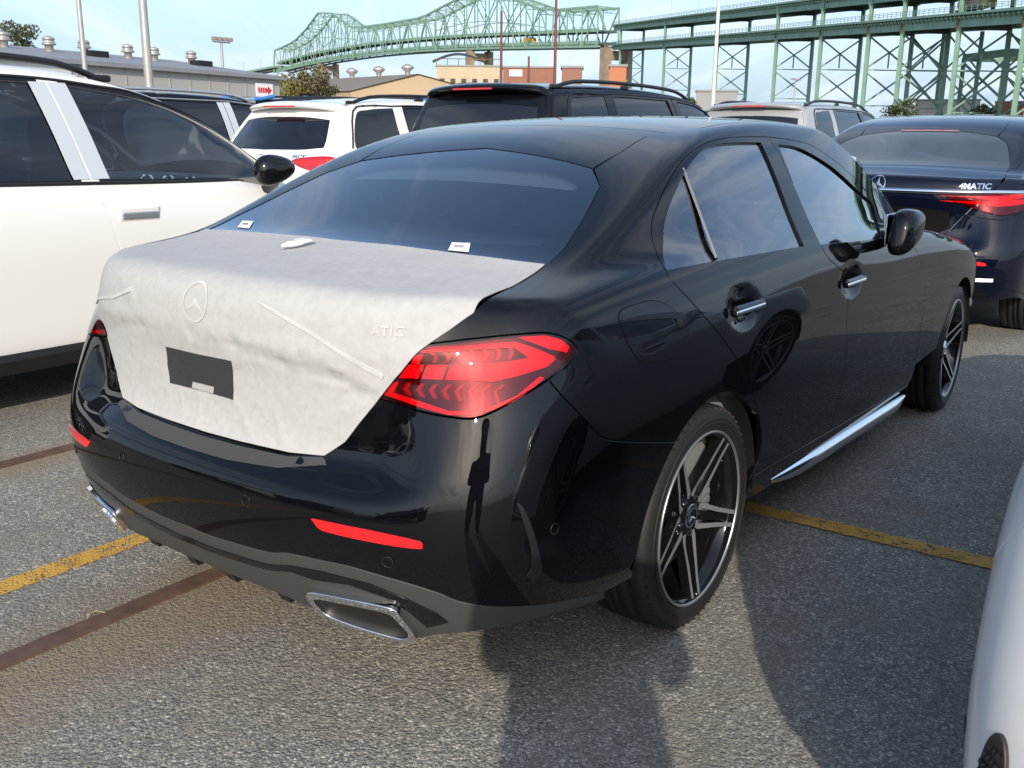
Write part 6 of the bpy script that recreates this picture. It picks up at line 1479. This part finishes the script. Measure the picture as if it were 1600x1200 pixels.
ch = FS.on_rear([(y, .945) for y in np.linspace(-.84, .84, 41)]); nr = FS.grad(ch)
V = []
for p, n_ in zip(ch, nr): V += [p + n_ * .003 + [0, 0, .016], p + n_ * .016 + [0, 0, .008], p + n_ * .016 - [0, 0, .010], p + n_ * .003 - [0, 0, .016]]
MB().add(V, [(4 * i + k, 4 * i + 4 + k, 4 * i + 5 + k, 4 * i + 1 + k) for i in range(40) for k in range(3)], True).build('chrome_strip', CHROME, nv)
def onl(y0, z0, d):
    def f(u, v, h_=0):
        p = FS.on_rear([(y0 - u, z0 + v)])[0]; return (p[0] - d - h_, p[1], p[2])
    return f
star_prism(mb := MB(), (0, 0), .050, onl(0, .985, .003), .006); mb.build('emblem', CHROME, nv)
text_flat('lettering', '4MATIC', .047, CHROME, nv, onl(-.56, .982, .004), bold=.0012)
bl = FS.on_top([(1.16, y) for y in np.linspace(-.20, .20, 9)]); V = []
for p in bl: V += [p + [-.012, 0, -.001], p + [.004, 0, .005]]
MB().add(V, [(2 * i, 2 * i + 2, 2 * i + 3, 2 * i + 1) for i in range(8)]).build('brake_light', mat('brake_pink', (.55, .16, .22), .3), nv)
pr = curve(FS.on_rear([(-.44, .80), (-.38, .835), (0, .845), (.38, .835), (.44, .80), (.40, .70), (0, .69), (-.40, .70)]), True, 4); panel(FS, 'plate_recess_shade', pr, GAPK, nv, dom='long', h=.03, gap=0, off=.002, flange=.002)  # flat dark sheet on the lid paints the shade of the plate recess
cb_ = FS.on_rear([(y, .43) for y in np.linspace(-.74, .74, 31)]); V = []
for p in cb_: V += [p + [-.010, 0, .010], p + [-.014, 0, -.010]]
MB().add(V, [(2 * i, 2 * i + 2, 2 * i + 3, 2 * i + 1) for i in range(30)]).build('bumper_trim', CHROME, nv)

# ---- white saloon at the right edge
wc = copy_tree(saloon); retag(wc, 'white saloon cut off by the right edge, with a black mesh bumper vent', (-.23, -2.648), PARK)
prune(wc, {'sticker', 'bumper_vent_shade', 'seat', 'seat_film', 'headliner', 'wheel_emblem', 'rear_bench', 'steering_wheel', 'air_vent', 'skirt_blade'}); recolour(wc, {'black_paint': WHITEP})
vt = FS.on_rear([(.797, .56), (.804, .60), (.815, .61), (.827, .59), (.834, .54), (.834, .46), (.824, .42), (.808, .41), (.799, .44), (.795, .50)]); vt = curve(vt, True, 5) * [1, -1, 1]
cv_ = vt.mean(0)
for sgn, o in zip((-1, 1), panel(FS, 'vent_frame', vt, mat('vent_brown', (.03, .024, .022), .5), wc, h=.02, gap=0, off=.006, flange=.008, both=True)):
    mesh_ = MB()
    for i in range(9):
        for j in range(16):
            y, z = -.790 - .0055 * i - (.006 if j % 2 else 0), .41 + .015 * j
            if inside(np.array([[y, z]]), (cv_ + (vt - cv_) * .88)[:, [1, 2]])[0]:
                p = FS.on_rear([(y, z)])[0]; n_ = FS.grad(p[None])[0]; mesh_.box((p + n_ * .009) * [1, -sgn, 1], (.006, .0045, .005))
    mesh_.build('vent_mesh', TRIMK, o)['kind'] = 'stuff'

# ---- SUVs
big = build_suv('large white SUV with black mirror and white pillar film at the left edge', (-1.10, 3.525), WHITEP, hollow=True, film=True, h=.028, group=PARK)
proto = build_suv('white SUV showing its tail with a red lamp, left of the black SUV', (4.6, 5.46), WHITEP, h=.034, group=PARK)
blk = build_suv('tall black SUV directly behind the roof of the black saloon', (5.1, 3.43), BLACKP, boxy=True, h=.034, group=PARK)
dk = retag(copy_tree(blk), 'dark SUV with white pillar film and a silver roof rail, beyond the large white SUV', (3.9, 8.9), PARK)
recolour(dk, {})
for c in list(dk.children):
    n = c.name.split('.')[0]
    if n == 'pillar_trim':
        c.name = 'pillar_film'; recolour(c, {'gloss_black': mat('film_white', (.50, .54, .58), .35)})
    if n in ('roof_rail', 'window_trim'): recolour(c, {'matt_black_trim': SATIN})
gr = retag(copy_tree(blk), 'silver-grey SUV between the black SUV and the navy saloon', (10.7, 3.35), PARK); recolour(gr, {'black_paint': GREYP})
BLUEF = mat('film_blue', (.05, .22, .55), .35)
def film_rails(root):
    for c in [k for k in root.children if k.name.split('.')[0] == 'roof_rail']:
        me = c.data; V = np.array([tuple(v.co) for v in me.vertices]); sy = np.sign(V[:, 1].mean()); mb = MB(); x0, x1 = V[:, 0].min(), V[:, 0].max()
        for a, b in ((0, .16), (.42, .60), (.86, 1)):
            xs = np.linspace(x0 + (x1 - x0) * a, x0 + (x1 - x0) * b, 5); P = []
            for x in xs:
                k = np.argsort(abs(V[:, 0] - x))[:12]; P.append((x, V[k, 1].mean(), V[k, 2].mean() + .008))
            mb.tube(P, .030, 8)
        mb.build('rail_film', BLUEF, c)
bd = retag(copy_tree(blk), 'dark SUV with blue film on its roof rails, behind the tail of the white SUV', (9.3, 12.4), PARK); bd.scale = (1, 1, 1.07); film_rails(bd)
bw = retag(copy_tree(blk), 'white SUV with blue film on its roof rails, mostly hidden left of the black SUV', (9.6, 10.05), PARK); bw.scale = (1, 1, 1.05); recolour(bw, {'black_paint': WHITEP}); film_rails(bw)
# ---- unseen cars added behind the photographer to reflect in the black bumper
for (x, y, src, lb, mp) in ((-9.5, -1.2, proto, 'navy SUV added behind the photographer for its reflection in the black bumper', {'white_paint': NAVYP}), (-9.8, 2.2, blk, 'black SUV added behind the photographer for its reflection in the black bumper', {}), (-9.3, 5.6, proto, 'white SUV added behind the photographer for its reflection in the black bumper', {})):
    o = retag(copy_tree(src), lb, (x, y), PARK); recolour(o, mp)

# ---- the photographer, out of the picture but throwing a shadow into it
def person():
    t = thing('person', 'standing photographer in a dark jacket whose shadow falls on the asphalt behind the black saloon', 'person', (-1.50, -2.24, 0), YAW - rad(4))
    J = [(0, 0, .98), (0, 0, 1.16), (0, 0, 1.36), (.01, 0, 1.48), (.03, 0, 1.57), (.05, 0, 1.70), (0, .10, .92), (.02, .12, .50), (0, .14, .08), (.14, .15, .035), (0, -.10, .92), (.03, -.13, .50), (0, -.15, .08), (.14, -.17, .035),
         (0, .19, 1.42), (.04, .22, 1.16), (.17, .12, 1.30), (.19, .07, 1.345), (0, -.19, 1.42), (.03, -.26, 1.16), (.17, -.12, 1.30), (.19, -.07, 1.345)]
    E_ = [(0, 1), (1, 2), (2, 3), (3, 4), (4, 5), (0, 6), (6, 7), (7, 8), (8, 9), (0, 10), (10, 11), (11, 12), (12, 13), (2, 14), (14, 15), (15, 16), (16, 17), (2, 18), (18, 19), (19, 20), (20, 21)]
    Rr = [.19, .18, .20, .075, .09, .085, .125, .09, .065, .05, .125, .09, .065, .05, .085, .068, .046, .034, .085, .068, .046, .034]
    me = bpy.data.meshes.new('body'); me.from_pydata(J, E_, []); o = link('body', me, mat('dark_jacket', (.02, .022, .03), .8), t)
    sk = o.modifiers.new('skin', 'SKIN'); me.skin_vertices.new() if not me.skin_vertices else None
    for v, r in zip(me.skin_vertices[0].data, Rr): v.radius = (r, r)
    me.skin_vertices[0].data[0].use_root = True
    o.modifiers.new('smooth', 'SUBSURF').render_levels = 2
    hd = MB().lathe([(.001, -.12), (.06, -.105), (.085, -.04), (.092, .03), (.075, .09), (.04, .118), (.001, .125)], 24, org=(.045, 0, 1.665)); hd.build('head', mat('skin', (.42, .26, .19), .6), t)
    MB().lathe([(.097, .02), (.098, .06), (.082, .105), (.045, .132), (.001, .138)], 24, org=(.035, 0, 1.665)).build('hair', mat('hair_dark', (.02, .015, .012), .7), t)
    MB().box((.205, 0, 1.36), (.009, .155, .075), bev=.003).build('phone', GLOSSK, t)
person()
